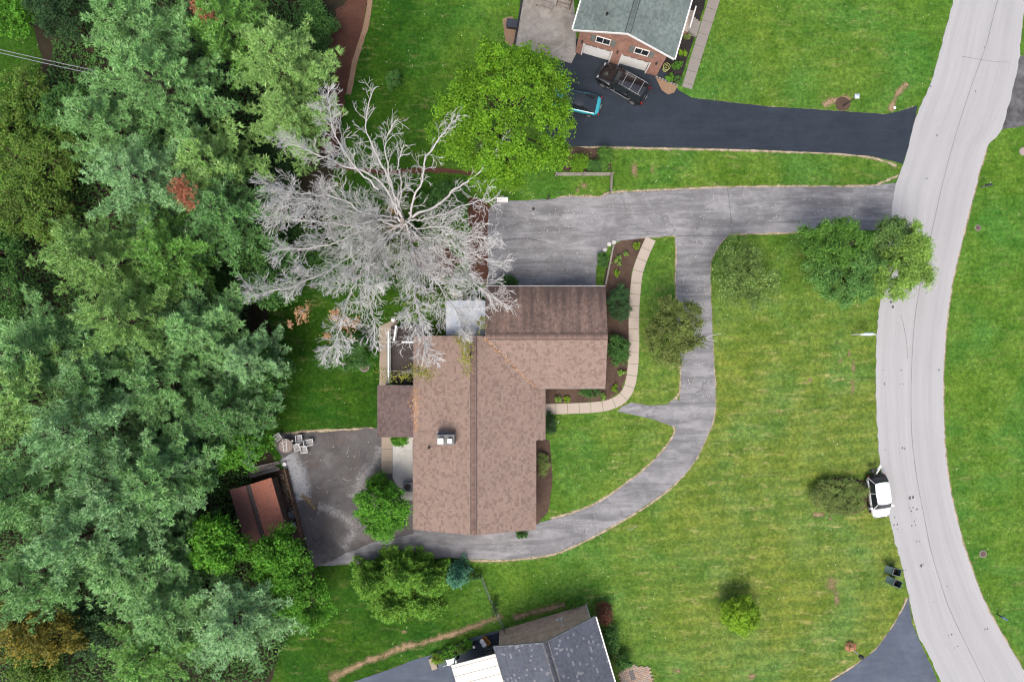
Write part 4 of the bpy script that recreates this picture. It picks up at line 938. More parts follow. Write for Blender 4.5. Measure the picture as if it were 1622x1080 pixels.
def wood_mesh(name, seed, C, ztrunk, r0, lean=(0, 0), nb=26, rb=.05):
    """trunk from the ground (z=-ztrunk) up into the crown with limbs to clump centres"""
    g = random.Random(seed); mb = MB(); top = Vector((0, 0, .15 * ztrunk))
    tr = [Vector((g.uniform(-.05,.05)*ztrunk*.3, g.uniform(-.05,.05)*ztrunk*.3, -ztrunk + ztrunk*1.1*t)) for t in (0, .25, .5, .75, 1)]
    tr[0] = Vector((0, 0, -ztrunk - .1)); mb.tube(tr, [r0*1.35, r0, r0*.85, r0*.65, r0*.3], 8)
    idx = list(range(len(C))); g.shuffle(idx)
    for i in idx[:nb]:
        c = Vector(C[i]); s = tr[2].lerp(tr[4], g.random()); m = s.lerp(c, .5) + Vector((g.uniform(-.2,.2), g.uniform(-.2,.2), g.uniform(-.1,.3)))
        mb.tube([s, m, c], [rb*1.6, rb, rb*.35], 5)
    return mb

def broadleaf(name, label, cat, px, py, zc, rx, ry, rz, mat, seed, ncl=120, cr=.9, nleaf=22000, L=.26, asp=.55, group=None, r0=None, barkm='bark', part='foliage', **kw):
    p = W(px, py, zc); o = thing(name, label, cat, (p.x, p.y, 0), 0, group)
    m, C = crown_mesh('crown', seed, rx, ry, rz, ncl, cr, nleaf, L, asp, **kw)
    m.transform(Matrix.Translation((0, 0, zc)))
    link('crown' if part == 'foliage' else part, m, mat, o)
    w = wood_mesh('trunk', seed, C, zc, r0 or max(.05, .035*zc), nb=min(len(C), 34), rb=max(.015, .012*rx)); w.v = [(v[0], v[1], max(v[2] + zc, -.1)) for v in w.v]
    w.build('trunk' if zc > 1.6 else 'stem', MAT[barkm], o, smooth=50)
    return o

def pine_mesh(seed, H, Rm, nwh=15, dens=1.0, nl=.30, droop=0.0, base=.2, power=1.5, spruce=False, width=.032, kn=11):
    g = np.random.default_rng(seed); TP = []; TD = []; TS = []; wood = MB()
    wood.tube([(0,0,-.1),(.05,.03,H*.35),(-.04,.05,H*.7),(0,0,H*.99)], [H*.019, H*.014, H*.008, .02], 8)
    for i in range(nwh):
        f = base + (1-base) * (i + g.uniform(-.3,.3)) / nwh; f = min(max(f, base), .985); z = f*H
        q = (f-base)/(1-base); Lm = Rm * max(.10, (1 - q**power)) if not spruce else Rm * max(.06, 1 - q)
        if q < .2 and not spruce: Lm *= .75 + q
        nb = int(g.integers(4, 7)); a0 = g.uniform(0, 6.28)
        for b in range(nb):
            az = a0 + 6.283*b/nb + g.normal()*.22; L = Lm * g.uniform(.6, 1.18); dx, dy = math.cos(az), math.sin(az)
            rise = g.uniform(.10, .38) - droop*(1-q); side = np.array([-dy, dx, 0]); n = 5; pts = []
            cur = g.normal()*.12
            for k in range(n+1):
                t = k/n; pts.append(np.array([dx*L*t, dy*L*t, z + L*(rise*t + .16*t*t)]) + side*cur*L*t*t)
            wood.tube([Vector(p) for p in pts], [.014*L+.012 - (.012*L+.006)*k/n for k in range(n+1)], 4)
            ntw = int((4 + L*2.5) * dens)
            for k in range(ntw):
                t = .18 + .82*(k + g.random())/ntw; i0 = min(int(t*n), n-1); fr = t*n - i0; p = pts[i0]*(1-fr) + pts[i0+1]*fr
                s = 1 if k % 2 else -1; ax = np.array([dx, dy, rise+.3*t]); ang = g.uniform(.45, 1.15)
                d = unit(ax*math.cos(ang) + side*s*math.sin(ang) + np.array([0,0,g.uniform(-.05,.45)]))
                tl = (.26*L*(1.05-t) + .26) * g.uniform(.5, 1.35)
                nt = max(2, int(tl/.115))
                for m in range(nt):
                    u = (m+.6)/nt
                    TP.append(p + d*tl*u + g.normal(size=3)*.05); TD.append(unit(d*.8 + np.array([0,0,.75]) + g.normal(size=3)*.25)); TS.append(nl*g.uniform(.75,1.25))
            TP.append(pts[-1]); TD.append(unit(np.array([dx,dy,.8]))); TS.append(nl*1.2)
    TP = np.array(TP); TD = np.array(TD); TS = np.array(TS)
    P = np.repeat(TP, kn, 0); D = unit(np.repeat(TD, kn, 0)*.75 + g.normal(size=(len(P), 3))*.62); S = np.repeat(TS, kn) * g.uniform(.7, 1.15, len(P))
    V, F = needles(P, D, S, width, g)
    # tufts stay one island each through a shared base point: weld base pairs
    return mesh_np('needles', V, F), wood

# leaf colours
LM = {}
def LF(key, cols, **kw): LM[key] = M_leaf('leaf ' + key, cols, **kw)
LF('maple', [(0.0832,0.2027,0.0071), (0.1167,0.2498,0.0096), (0.0608,0.1619,0.0060), (0.1554,0.2968,0.0151)], trans=.3)
LF('walnut', [(0.0627,0.1638,0.0218), (0.0867,0.2021,0.0290), (0.0470,0.1307,0.0182), (0.1170,0.2353,0.0363)], trans=.3)
LF('crab', [(0.0706,0.1472,0.0297), (0.0952,0.1817,0.0405), (0.0510,0.1173,0.0243), (0.1658,0.2587,0.0747), (0.0706,0.1380,0.0405)], trans=.2)
LF('crab_green', [(0.0590,0.1584,0.0324), (0.0813,0.2035,0.0432), (0.0449,0.1275,0.0270), (0.1543,0.2897,0.0675)], trans=.2)
LF('crab_pale', [(0.1229,0.2336,0.0342), (0.1646,0.2883,0.0477), (0.0911,0.1893,0.0270), (0.2468,0.3770,0.0810)], trans=.25)
LF('olive', [(0.0898,0.1213,0.0270),(0.1181,0.1502,0.0342),(0.0709,0.0867,0.0216),(0.1134,0.1733,0.0360)], trans=.2)
LF('sparse', [(0.0829,0.1450,0.0273), (0.1129,0.1871,0.0390), (0.0592,0.1054,0.0195), (0.1778,0.2720,0.0780)], trans=.2)
LF('lime', [(0.1256,0.2485,0.0088), (0.1627,0.2943,0.0128), (0.0885,0.1864,0.0072), (0.2141,0.3253,0.0232)], trans=.3)
LF('bright', [(0.0611,0.1984,0.0132), (0.0887,0.2490,0.0185), (0.0427,0.1468,0.0106), (0.1141,0.2925,0.0238)], trans=.3)
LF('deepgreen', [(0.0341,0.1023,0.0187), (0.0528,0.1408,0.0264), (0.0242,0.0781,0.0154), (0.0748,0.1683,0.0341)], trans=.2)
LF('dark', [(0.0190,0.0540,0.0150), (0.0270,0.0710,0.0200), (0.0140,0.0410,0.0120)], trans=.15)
LF('yew', [(0.0340,0.0880,0.0270), (0.0510,0.1190,0.0370), (0.0240,0.0680,0.0200)], trans=.15)
LF('yellow', [(0.2000,0.1700,0.0200), (0.2600,0.2100,0.0300), (0.1300,0.1300,0.0200), (0.0900,0.1100,0.0200)], trans=.25)
LF('oliveshrub', [(0.0786,0.1682,0.0194), (0.1053,0.2035,0.0267), (0.0527,0.1152,0.0146), (0.0948,0.1317,0.0243)], trans=.2)
LF('red', [(0.1150,0.0370,0.0250), (0.1610,0.0520,0.0340), (0.0810,0.0320,0.0210), (0.0690,0.0570,0.0230)], trans=.2)
LF('brownish', [(0.1190,0.1646,0.0389), (0.1594,0.2007,0.0518), (0.0882,0.1411,0.0292), (0.0723,0.1756,0.0324), (0.1913,0.2007,0.0648)], trans=.15)
LF('orange', [(0.3400,0.1700,0.0800),(0.4200,0.2500,0.1300),(0.2800,0.1200,0.0550),(0.4800,0.3500,0.2000)], trans=.2)
LF('yellowgreen', [(0.1960,0.2070,0.0230), (0.2530,0.2410,0.0340), (0.1380,0.1670,0.0170)], trans=.3)
LF('pine', [(0.1224,0.2755,0.0810), (0.1642,0.3363,0.1046), (0.0916,0.2241,0.0619), (0.2179,0.3944,0.1350)], trans=.12, cvar=.25, rough=.45, spec=.45)
LF('pine_light', [(0.1454,0.2890,0.0646), (0.1921,0.3476,0.0863), (0.1121,0.2319,0.0502), (0.2452,0.4050,0.1167)], trans=.12, cvar=.25, rough=.45, spec=.45)
LF('pine_green', [(0.0916,0.2310,0.0374), (0.1278,0.2948,0.0481), (0.0660,0.1785,0.0276), (0.1735,0.3680,0.0638)], trans=.12, cvar=.25, rough=.45, spec=.45)
LF('pine_blue', [(0.1408,0.2901,0.1095), (0.1921,0.3602,0.1448), (0.1084,0.2377,0.0845), (0.2571,0.4432,0.1940)], trans=.12, cvar=.25, rough=.45, spec=.45)
LF('pine_dark', [(0.0679,0.1736,0.0431), (0.0987,0.2240,0.0577), (0.0487,0.1325,0.0317)], trans=.12, cvar=.25, rough=.45, spec=.45)
LF('spruce_blue', [(0.0670,0.1900,0.1180), (0.0950,0.2660,0.1710), (0.0480,0.1420,0.0850), (0.1330,0.3610,0.1710)], trans=.1, cvar=.2)
LF('hemlock', [(0.0862,0.2226,0.0230), (0.1382,0.3022,0.0340), (0.0553,0.1609,0.0190), (0.2162,0.3851,0.0490)], trans=.15, cvar=.25)
LF('deadneedle', [(0.2400,0.0830,0.0450), (0.3300,0.1280,0.0680), (0.1650,0.0600,0.0330)], trans=.1)

# ---------------------------------------------------------------- white pines of the wood
PV = []
for s, (H, Rm, nwh, base, power) in enumerate([(14, 5.2, 12, .34, 1.9), (14, 4.9, 12, .30, 1.6), (14, 5.5, 11, .36, 2.2), (14, 4.4, 13, .28, 1.4)]):
    nm, wd = pine_mesh(100+s, H, Rm, nwh, 1.0, .33, 0, base, power, width=.075, kn=10)
    w = bpy.data.meshes.new('trunk'); w.from_pydata([tuple(v) for v in wd.v], [], wd.f); w.materials.append(MAT['bark']); PV.append((nm, w, H))
pine_mats = {}
def pine(label, px, py, H, v, key, sc=1.0, rot=0.0, group='white pines of the wood'):
    nm, w, h0 = PV[v]; p = W(px, py, H*.93); o = thing('pine_tree', label, 'pine tree', (p.x, p.y, 0), rot, group)
    k = (v, key)
    if k not in pine_mats:
        q = nm.copy(); q.materials.clear(); q.materials.append(LM[key]); pine_mats[k] = q
    z = H/h0
    a = link('crown', pine_mats[k], None, o); b = link('trunk', w, None, o)
    for c in (a, b): c.scale = (sc, sc, z)
    return o
pine('large grey green pine with broad crown below the overhead wires', 205, 95, 14.7, 0, 'pine', 1.02, .3)
pine('light green pine beside the red pine straw bed', 420, 70, 13.4, 1, 'pine_light', 1.0, 1.3)
pine('pine crown behind the grey green pine at the north edge of the wood', 330, 5, 12.6, 3, 'pine_green', 1.0, 2.2)
pine('pine reaching over the dead tree from the north west', 440, 165, 10.9, 3, 'pine_light', .95, 4.0)
pine('blue green pine with layered plumes beside a patch of olive scrub', 190, 268, 13.9, 2, 'pine_blue', .92, 2.0)
pine('dark green pine with rust coloured dead branches', 335, 330, 11.3, 1, 'pine_dark', 1.12, 5.1)
pine('pale green pine with open crown next to the yellowish scrub', 95, 400, 14.7, 1, 'pine_light', .95, .7)
pine('bright green pine rising over a dark hollow in the wood', 235, 395, 12.2, 0, 'pine_green', .84, 3.4)
pine('broad light green pine in the middle of the wood', 165, 505, 14.3, 2, 'pine_light', .86, 1.9)
pine('green pine between the light green pine and the dark gap', 280, 520, 11.8, 3, 'pine', 1.1, 4.4)
pine('slender blue tipped pine beside the shaded back garden', 372, 575, 9.7, 3, 'pine_blue', .82, .2)
pine('pine with thin branches over reddish ground in the wood', 225, 610, 12.2, 0, 'pine', .86, 5.9)
pine('huge blue grey pine with dense tufted crown', 75, 690, 16.0, 2, 'pine_blue', .95, 3.0)
pine('grey green pine standing west of the rusty shed', 218, 770, 13.4, 1, 'pine', .98, 2.6)
pine('narrow dark pine close to the back lot furniture', 330, 655, 10.1, 1, 'pine_dark', 1.0, 1.1)
pine('blue grey pine above the yellow autumn scrub', 75, 875, 15.1, 0, 'pine_blue', .9, 4.9)
pine('small blue pine leaning toward the rusty shed', 258, 735, 10.5, 3, 'pine_blue', .82, 3.9)
pine('green pine over the gap south of the blue grey pine', 165, 915, 12.2, 3, 'pine', 1.15, .5)
pine('pale blue pine with upswept plumes at the south edge of the wood', 350, 1010, 11.3, 1, 'pine_blue', 1.02, 5.4)
pine('low green pine at the south west corner of the wood', 205, 1060, 9.2, 0, 'pine_green', .8, 1.6)
pine('dark pine in the hollow behind the bright broadleaf trees', 265, 900, 8.8, 3, 'pine_dark', 1.1, 2.9)
pine('pine standing at the far west side of the wood', 5, 560, 13.4, 3, 'pine', 1.15, 3.1)
pine('tall pine west of the huge blue grey pine', -30, 800, 15.1, 1, 'pine', .95, 5.1)
pine('pale green pine filling the wood between the huge blue grey pine and the broad pine', 120, 600, 12.5, 1, 'pine', 1.0, 2.3)
pine('light green pine north of the layered blue green pine', 125, 175, 13, 3, 'pine', 1.0, .9)
pine('green pine in the middle of the wood north of the bright green pine', 300, 240, 12, 3, 'pine_light', 1.05, 3.6)
pine('tall green pine at the northern border beside the clearing', 165, 0, 13, 1, 'pine', .95, 1.4)
pine('blue green pine between the shed and the huge blue grey pine', 160, 800, 14, 0, 'pine_blue', .95, .4)
pine('green pine in the south of the wood beside the dark hollow', 235, 985, 11, 1, 'pine', .95, 4.1)
pine('pine in the south west corner behind the yellow shrubs', 10, 935, 13.5, 2, 'pine', .9, 2.2)
pine('light pine at the western border of the wood', 20, 640, 14, 0, 'pine_light', 1.0, 5.3)
# rust coloured dead boughs on two of them
for (px, py, z, lab) in ((288, 306, 11.5, 'rust coloured dead pine bough lodged in the dark green pine'), (318, 8, 11, 'rust coloured dead pine bough under the northern pine')):
    p = W(px, py, z); o = thing('dead_bough', lab, 'branch', (p.x, p.y, z)); g = np.random.default_rng(int(px))
    TP = np.stack([g.normal(size=160)*.35 + np.linspace(-.3,.5,160), g.normal(size=160)*.3 - np.linspace(-.8,.8,160), g.normal(size=160)*.15], 1); P = np.repeat(TP, 9, 0)
    V, F = needles(P, unit(g.normal(size=(len(P),3)) + np.array([0,0,.5])), .28, .04, g); link('dead_needles', mesh_np('dead_needles', V, F), LM['deadneedle'], o)
    MB().tube([(-.6,1.2,-.6),(-.1,.4,-.1),(.4,-.9,.0)], [.05,.035,.015], 5).build('branch', MAT['bark'], o)

# ---------------------------------------------------------------- broadleaf trees
broadleaf('maple_tree', 'large round bright green maple beside the black driveway', 'tree', 800, 190, 8.0, 5.55, 6.0, 4.6, LM['maple'], 11, 230, .78, 48000, .19, .6, low=-.25, lump=.12, shell=.62)
broadleaf('walnut_tree', 'bright green tree with long compound leaves beside the grey driveway', 'tree', 1318, 388, 4.6, 2.35, 2.2, 2.4, LM['walnut'], 12, 60, .7, 11000, .26, .38, low=-.3)
broadleaf('crabapple_tree', 'broad grey green tree in front of the bright compound leaved tree', 'tree', 1342, 432, 3.6, 3.5, 2.45, 2.2, LM['crab_green'], 13, 170, .62, 30000, .15, .55, low=-.25, shell=.4)
broadleaf('crabapple_tree', 'pale green tree leaning over the edge of the road', 'tree', 1428, 415, 4.4, 2.6, 2.9, 2.6, LM['crab_pale'], 14, 150, .62, 26000, .16, .55, low=-.25, shell=.35)
broadleaf('crabapple_tree', 'dark tree top between the bright compound leaved tree and the road', 'tree', 1410, 378, 4.2, 1.9, 1.6, 1.9, LM['crab'], 15, 70, .55, 11000, .16, .55, low=-.25, shell=.4)
broadleaf('ornamental_tree', 'thin see through olive tree on the lawn inside the driveway bend', 'tree', 1178, 438, 3.2, 2.75, 3.0, 1.9, LM['sparse'], 16, 110, .68, 12000, .17, .55, low=-.3, shell=.12)
broadleaf('ornamental_tree', 'dense olive brown tree overhanging the curved driveway', 'tree', 1066, 522, 3.8, 2.75, 2.75, 2.3, LM['olive'], 17, 120, .6, 19000, .16, .55, low=-.25, shell=.4)
o = thing('dead_branch', 'bare forked white branch sticking out of the olive brown tree', 'branch', W(1105, 535, 3.2)); rr = random.Random(3)
mb = MB().tube([(-.6,-.1,-.3),(0,0,0),(.6,-.05,.1),(1.1,.2,.2),(1.9,.35,.3)], [.06,.05,.04,.03,.012], 6).tube([(.5,-.05,.1),(.9,-.15,.2),(1.5,-.3,.2)], [.04,.03,.012], 5).tube([(-.3,-.1,-.2),(.4,-.6,0),(1.0,-.9,.1)], [.04,.03,.01], 5)
mb.build('branch', MAT['deadwood'], o)
broadleaf('lawn_shrub', 'small round yellow green tree alone on the front lawn', 'small tree', 1172, 972, 1.5, 1.55, 1.65, 1.3, LM['lime'], 18, 130, .42, 20000, .16, .6, low=-.2, lump=.12, shell=.35)
broadleaf('patio_tree', 'dense bright green tree between the back lot and the house wall', 'small tree', 605, 808, 2.9, 2.2, 2.3, 2.3, LM['bright'], 19, 95, .6, 15000, .19, .55, low=-.35, lump=.12)
broadleaf('patio_shrub', 'leafy green shrub narrowing toward the patio above the bright green tree', 'shrub', 600, 764, 1.2, .85, .95, 1.0, LM['bright'], 20, 40, .4, 5000, .15, .5, low=-.4)
broadleaf('climbing_shrub', 'bright green leafy shrub tucked under the porch roof edge', 'shrub', 634, 697, 1.3, .85, .42, .7, LM['bright'], 21, 30, .3, 2600, .14, .55, low=-.4)
broadleaf('broadleaf_tree', 'bright green broadleaf tree hanging over the rusty shed roof', 'tree', 348, 862, 5.6, 2.1, 2.5, 2.6, LM['bright'], 22, 75, .75, 12000, .22, .6, low=-.3)
broadleaf('broadleaf_tree', 'bright green broadleaf tree south of the rusty shed at the lot edge', 'tree', 448, 890, 4.6, 2.6, 2.6, 2.6, LM['bright'], 23, 85, .75, 13000, .21, .6, low=-.3)
broadleaf('broadleaf_tree', 'leafy green tree at the wood edge beside the south lawn', 'tree', 478, 948, 3.6, 2.3, 2.6, 2.3, LM['bright'], 24, 75, .65, 11000, .19, .6, low=-.3)
broadleaf('broadleaf_tree', 'green tree beside the white patio furniture', 'tree', 382, 700, 4.2, 2.2, 2.6, 2.6, LM['bright'], 25, 75, .7, 10500, .21, .6, low=-.3)
broadleaf('broadleaf_tree', 'small leafy tree at the corner of the back garden lawn', 'tree', 428, 590, 4.0, 1.8, 2.6, 2.2, LM['deepgreen'], 26, 65, .65, 9000, .2, .6, low=-.3)
broadleaf('broadleaf_tree', 'dark green tree behind the grey tips of the dead tree', 'tree', 425, 430, 4.2, 2.5, 3.1, 2.6, LM['deepgreen'], 27, 85, .75, 11000, .21, .6, low=-.3)
broadleaf('broadleaf_tree', 'shaded green tree by the wood pile side of the shed', 'tree', 322, 728, 5.2, 2.0, 2.2, 2.2, LM['deepgreen'], 28, 60, .7, 8000, .21, .6, low=-.3)
broadleaf('holly_shrub', 'large dark glossy shrub at the corner of the back garden below the dead tree', 'shrub', 550, 558, 1.7, 2.3, 1.7, 1.5, LM['deepgreen'], 29, 70, .55, 9500, .15, .55, low=-.3)
broadleaf('laurel_shrub', 'shady green shrub growing under the middle of the dead tree', 'shrub', 590, 430, 1.5, 2.0, 2.2, 1.3, LM['deepgreen'], 30, 60, .55, 6500, .16, .55, low=-.3)
broadleaf('laurel_shrub', 'yellowish green shrub under the south limbs of the dead tree', 'shrub', 618, 395, 1.3, 1.5, 2.0, 1.1, LM['oliveshrub'], 31, 40, .5, 4200, .15, .55, low=-.3)
broadleaf('laurel_shrub', 'green shrub under the north limbs of the dead tree', 'shrub', 700, 318, 1.4, 2.1, 1.6, 1.3, LM['deepgreen'], 32, 50, .55, 5600, .17, .55, low=-.3)
broadleaf('laurel_shrub', 'shadowed shrub between the dead tree and the wood', 'shrub', 480, 390, 1.8, 2.3, 2.3, 1.6, LM['deepgreen'], 33, 60, .6, 6500, .17, .55, low=-.3)
broadleaf('laurel_shrub', 'olive shrub behind the deck under drooping dead branches', 'shrub', 668, 480, 1.3, 1.7, 1.6, 1.1, LM['oliveshrub'], 34, 45, .5, 4800, .15, .55, low=-.3)
broadleaf('laurel_shrub', 'leafy green shrub by the bark bed under the dead tree', 'shrub', 640, 330, 1.2, 1.6, 1.2, 1.0, LM['oliveshrub'], 35, 36, .5, 3600, .16, .55, low=-.3)
broadleaf('garden_shrub', 'small round shrub standing on the dark green north lawn', 'shrub', 625, 127, .7, .75, .75, .65, LM['deepgreen'], 36, 26, .3, 2000, .13, .5, low=-.4)
# foundation planting of the main house
broadleaf('yew_shrub', 'large rounded evergreen shrub beside the garage wing and front walk', 'shrub', 981, 481, 1.1, 1.05, 1.6, 1.0, LM['yew'], 37, 60, .4, 7500, .13, .4, low=-.4, lump=.1)
broadleaf('yew_shrub', 'leafy dark shrub south of the rounded evergreen by the front walk', 'shrub', 980, 552, .9, .95, 1.35, .85, LM['deepgreen'], 38, 50, .4, 5500, .15, .5, low=-.4)
broadleaf('clipped_shrub', 'low clipped hedge at the garage wall under the white gutter', 'hedge', 805, 446, .6, 1.0, .45, .55, LM['deepgreen'], 39, 34, .3, 3000, .12, .5, low=-.5, lump=.05)
broadleaf('clipped_shrub', 'narrow dark clipped shrub beside the slanted timber edging', 'shrub', 954, 411, .55, .42, .7, .5, LM['deepgreen'], 40, 24, .25, 2200, .12, .5, low=-.5, lump=.08)
broadleaf('azalea_shrub', 'dark low shrub under the south eave of the garage wing', 'shrub', 935, 622, .5, .95, .4, .45, LM['deepgreen'], 41, 26, .25, 2200, .12, .5, low=-.5)
broadleaf('azalea_shrub', 'shadowed green shrub against the east wall south of the front walk', 'shrub', 871, 672, .6, .5, 1.0, .55, LM['dark'], 42, 26, .3, 2000, .13, .5, low=-.5)
broadleaf('azalea_shrub', 'thin brown green shrub in the bark bed along the east wall', 'shrub', 861, 735, .5, .5, 1.0, .45, LM['brownish'], 43, 24, .3, 1500, .12, .5, low=-.5)
broadleaf('azalea_shrub', 'small dark shrub at the south east corner of the house', 'shrub', 826, 846, .45, .6, .3, .4, LM['deepgreen'], 44, 18, .22, 1200, .12, .5, low=-.5)
for k, (px, py, s, lab) in enumerate([(979,413,.42,'pale hosta in the bark bed north of the rounded evergreen'),(978,433,.33,'small pale hosta next to the front walk bend'),(991,402,.2,'tiny light green hosta at the top of the bark bed'),(1008,389,.3,'green hosta at the driveway end of the bark bed'),(884,632,.3,'light hosta by the front walk near the east wall'),(898,633,.25,'second light hosta from the east wall along the walk'),(955,628,.3,'yellow green hosta at the bend of the front walk'),(975,615,.3,'hosta at the outer corner of the bend in the walk'),(984,590,.3,'hosta beside the straight part of the front walk')]):
    broadleaf('hosta_plant', lab, 'plant', px, py, .22, s, s, .25, LM['lime'] if k % 2 else LM['crab_pale'], 50+k, 10, s*.5, 220, .16, .45, low=-.3)
# shrub in a bed by the parked car, red shrub and bushes of the south house
broadleaf('spreading_shrub', 'wide brownish green shrub in the lawn beside the parked white car', 'shrub', 1330, 786, .7, 2.75, 1.65, .75, LM['brownish'], 60, 190, .40, 26000, .12, .5, low=-.4, lump=.06)
broadleaf('red_shrub', 'dark red leaved shrub near the corner of the blue roofed house', 'shrub', 957, 970, .8, .65, .95, .75, LM['red'], 61, 40, .35, 2800, .13, .5, low=-.4)
broadleaf('corner_shrub', 'dark green shrub along the east wall of the blue roofed house', 'shrub', 968, 1012, .8, .6, 1.2, .8, LM['deepgreen'], 62, 40, .35, 3400, .14, .5, low=-.4)
broadleaf('corner_shrub', 'green shrub beside the paver landing', 'shrub', 985, 1046, .7, .75, .75, .7, LM['deepgreen'], 63, 34, .32, 2800, .14, .5, low=-.4)
broadleaf('corner_shrub', 'reddish small shrub between the house wall and the paver landing', 'shrub', 973, 1037, .5, .4, .45, .45, LM['brownish'], 64, 20, .25, 1200, .12, .5, low=-.4)
for k, (px, py) in enumerate([(908, 957), (917, 953)]):
    broadleaf('potted_bush', ('small round green bush at the tan brick wall, nearer the fence', 'small round green bush at the tan brick wall, nearer the red shrub')[k], 'shrub', px-5, py-1, .35, .26, .28, .28, LM['bright'], 66+k, 14, .16, 700, .10, .5, low=-.5)
for k, (px, py, s, c, lab) in enumerate([(694,1043,.5,'lime','yellow flowered clump at the end of the planting strip'),(706,1036,.45,'bright','green clump in the planting strip beside the yellow one'),(718,1030,.5,'bright','leafy clump in the middle of the planting strip'),(730,1026,.4,'oliveshrub','olive clump in the planting strip'),(740,1020,.4,'bright','green clump at the upper end of the planting strip')]):
    broadleaf('border_plant', lab, 'plant', px, py, .4, s, s, .4, LM[c], 70+k, 16, .28, 800, .12, .5, low=-.4)
# bed beside the black driveway and the split rail fence
broadleaf('forsythia_shrub', 'bright green shrub behind the split rail fence', 'shrub', 958, 250, .9, .62, .9, .8, LM['walnut'], 80, 34, .35, 3200, .15, .45, low=-.4)
broadleaf('forsythia_shrub', 'dark green shrub against the split rail fence', 'shrub', 940, 262, .7, .95, .45, .65, LM['deepgreen'], 81, 30, .35, 2600, .14, .45, low=-.4)
broadleaf('vine_clump', 'light green sprays spreading over the fence under the maple', 'shrub', 918, 258, 1.0, .9, .6, .7, LM['maple'], 82, 26, .4, 1800, .15, .45, low=-.4)
for k, (px, py, s, c, lab) in enumerate([(1093,33,.35,'bright','green plant in the black bed below the porch'),(1088,58,.25,'brownish','small brownish plant in the black bed'),(1082,85,.32,'lime','yellow green plant in the black bed'),(1073,104,.4,'bright','green plant near the foot of the black bed'),(1061,122,.35,'bright','leafy plant at the bottom of the black bed'),(1075,126,.4,'deepgreen','dark plant at the bottom of the black bed beside the walk')]):
    broadleaf('bed_plant', lab, 'plant', px, py, .3, s, s, .3, LM[c], 85+k, 12, .2, 500, .11, .5, low=-.4)
# scrub at the west side of the wood
for k, (px, py, zc, rx, ry, c, lab) in enumerate([
    (45,150,2.2,2.6,2.3,'oliveshrub','olive scrub below the overhead wires'),(110,175,2.4,2.5,2.2,'deepgreen','dark green scrub next to the grey green pine'),
    (40,250,2.4,3.0,2.6,'oliveshrub','olive scrub thicket west of the layered blue green pine'),(30,330,2.2,2.6,2.6,'oliveshrub','yellowish scrub thicket at the west side of the wood'),
    (75,330,2.6,2.6,2.6,'oliveshrub','olive green scrub between the two western thickets'),(90,245,2.6,2.4,2.4,'oliveshrub','green olive scrub touching the layered blue green pine'),(10,200,2.2,2.4,2.2,'oliveshrub','olive green scrub at the edge of the grassy clearing'),(-5,400,2.2,2.6,2.6,'deepgreen','green thicket at the border west of the pale green pine'),
    (20,20,2.6,2.4,2.2,'bright','bright green scrub in the grassy clearing by the wires'),(100,25,3.0,2.6,2.4,'dark','dark scrub behind the grey green pine'),
    (35,985,4.6,2.4,2.2,'yellow','yellow autumn shrub below the blue grey pine'),(95,1005,4.2,2.1,1.7,'yellow','yellow brown autumn shrub east of the brighter yellow one'),(60,1058,2.2,2.6,1.6,'oliveshrub','olive shrub south of the yellow autumn shrubs'),
    (150,985,2.4,2.0,2.0,'dark','dark shrub in the southern hollow of the wood'),(300,450,2.0,2.4,2.4,'dark','very dark shrub in the hollow under the bright green pine'),(340,470,2.0,2.4,2.2,'deepgreen','shaded shrub in the hollow next to the dead tree'),
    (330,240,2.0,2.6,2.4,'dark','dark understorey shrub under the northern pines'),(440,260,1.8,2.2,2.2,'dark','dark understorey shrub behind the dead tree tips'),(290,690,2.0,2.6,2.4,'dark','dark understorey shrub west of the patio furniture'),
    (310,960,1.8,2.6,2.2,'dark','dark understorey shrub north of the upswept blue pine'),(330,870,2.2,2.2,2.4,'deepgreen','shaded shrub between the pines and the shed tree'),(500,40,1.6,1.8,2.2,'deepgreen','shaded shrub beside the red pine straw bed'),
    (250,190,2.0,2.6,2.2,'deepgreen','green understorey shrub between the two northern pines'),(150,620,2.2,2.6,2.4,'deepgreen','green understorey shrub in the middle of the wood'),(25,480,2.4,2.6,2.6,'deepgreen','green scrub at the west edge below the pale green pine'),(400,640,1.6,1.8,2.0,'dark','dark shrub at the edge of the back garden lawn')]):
    broadleaf('scrub_thicket', lab, 'shrub', px, py, zc, rx, ry, zc*.8, LM[c], 200+k, 60, .7, 6200, .2, .55, low=-.2, lump=.3, group='scrub of the wood')

# conifers of the south garden: drooping fronds
def frond_tree(name, label, px, py, H, Rm, key, seed, base=.03, nl=.26, cat='conifer', nwh=17, dens=1.7, kn=10, width=.075):
    nm, wd = pine_mesh(seed, H, Rm, nwh, dens, nl, .35, base, 1.0, True, width, kn); p = W(px, py, H*.75); o = thing(name, label, cat, (p.x, p.y, 0), seed*.7)
    link('crown', nm, LM[key], o); wd.build('trunk', MAT['bark'], o, fixn=False); return o
frond_tree('hemlock_tree', 'feathery dark green conifer beside the south lawn, closest to the wood', 582, 930, 4.2, 2.1, 'hemlock', 301)
frond_tree('hemlock_tree', 'feathery dark green conifer between two like it on the south lawn', 632, 918, 4.6, 2.4, 'hemlock', 302)
frond_tree('hemlock_tree', 'feathery dark green conifer next to the small blue spruce', 676, 925, 4.2, 2.0, 'hemlock', 303)
frond_tree('hemlock_tree', 'feathery conifer on the lawn side of the dark green conifers', 615, 965, 3.4, 2.0, 'hemlock', 304)
frond_tree('hemlock_tree', 'feathery conifer on the lawn side, beside the dirt track', 668, 962, 3.2, 1.8, 'hemlock', 305)
frond_tree('blue_spruce', 'small blue green spruce at the north end of the wire fence', 722, 918, 3.2, 1.15, 'spruce_blue', 306, nl=.18)

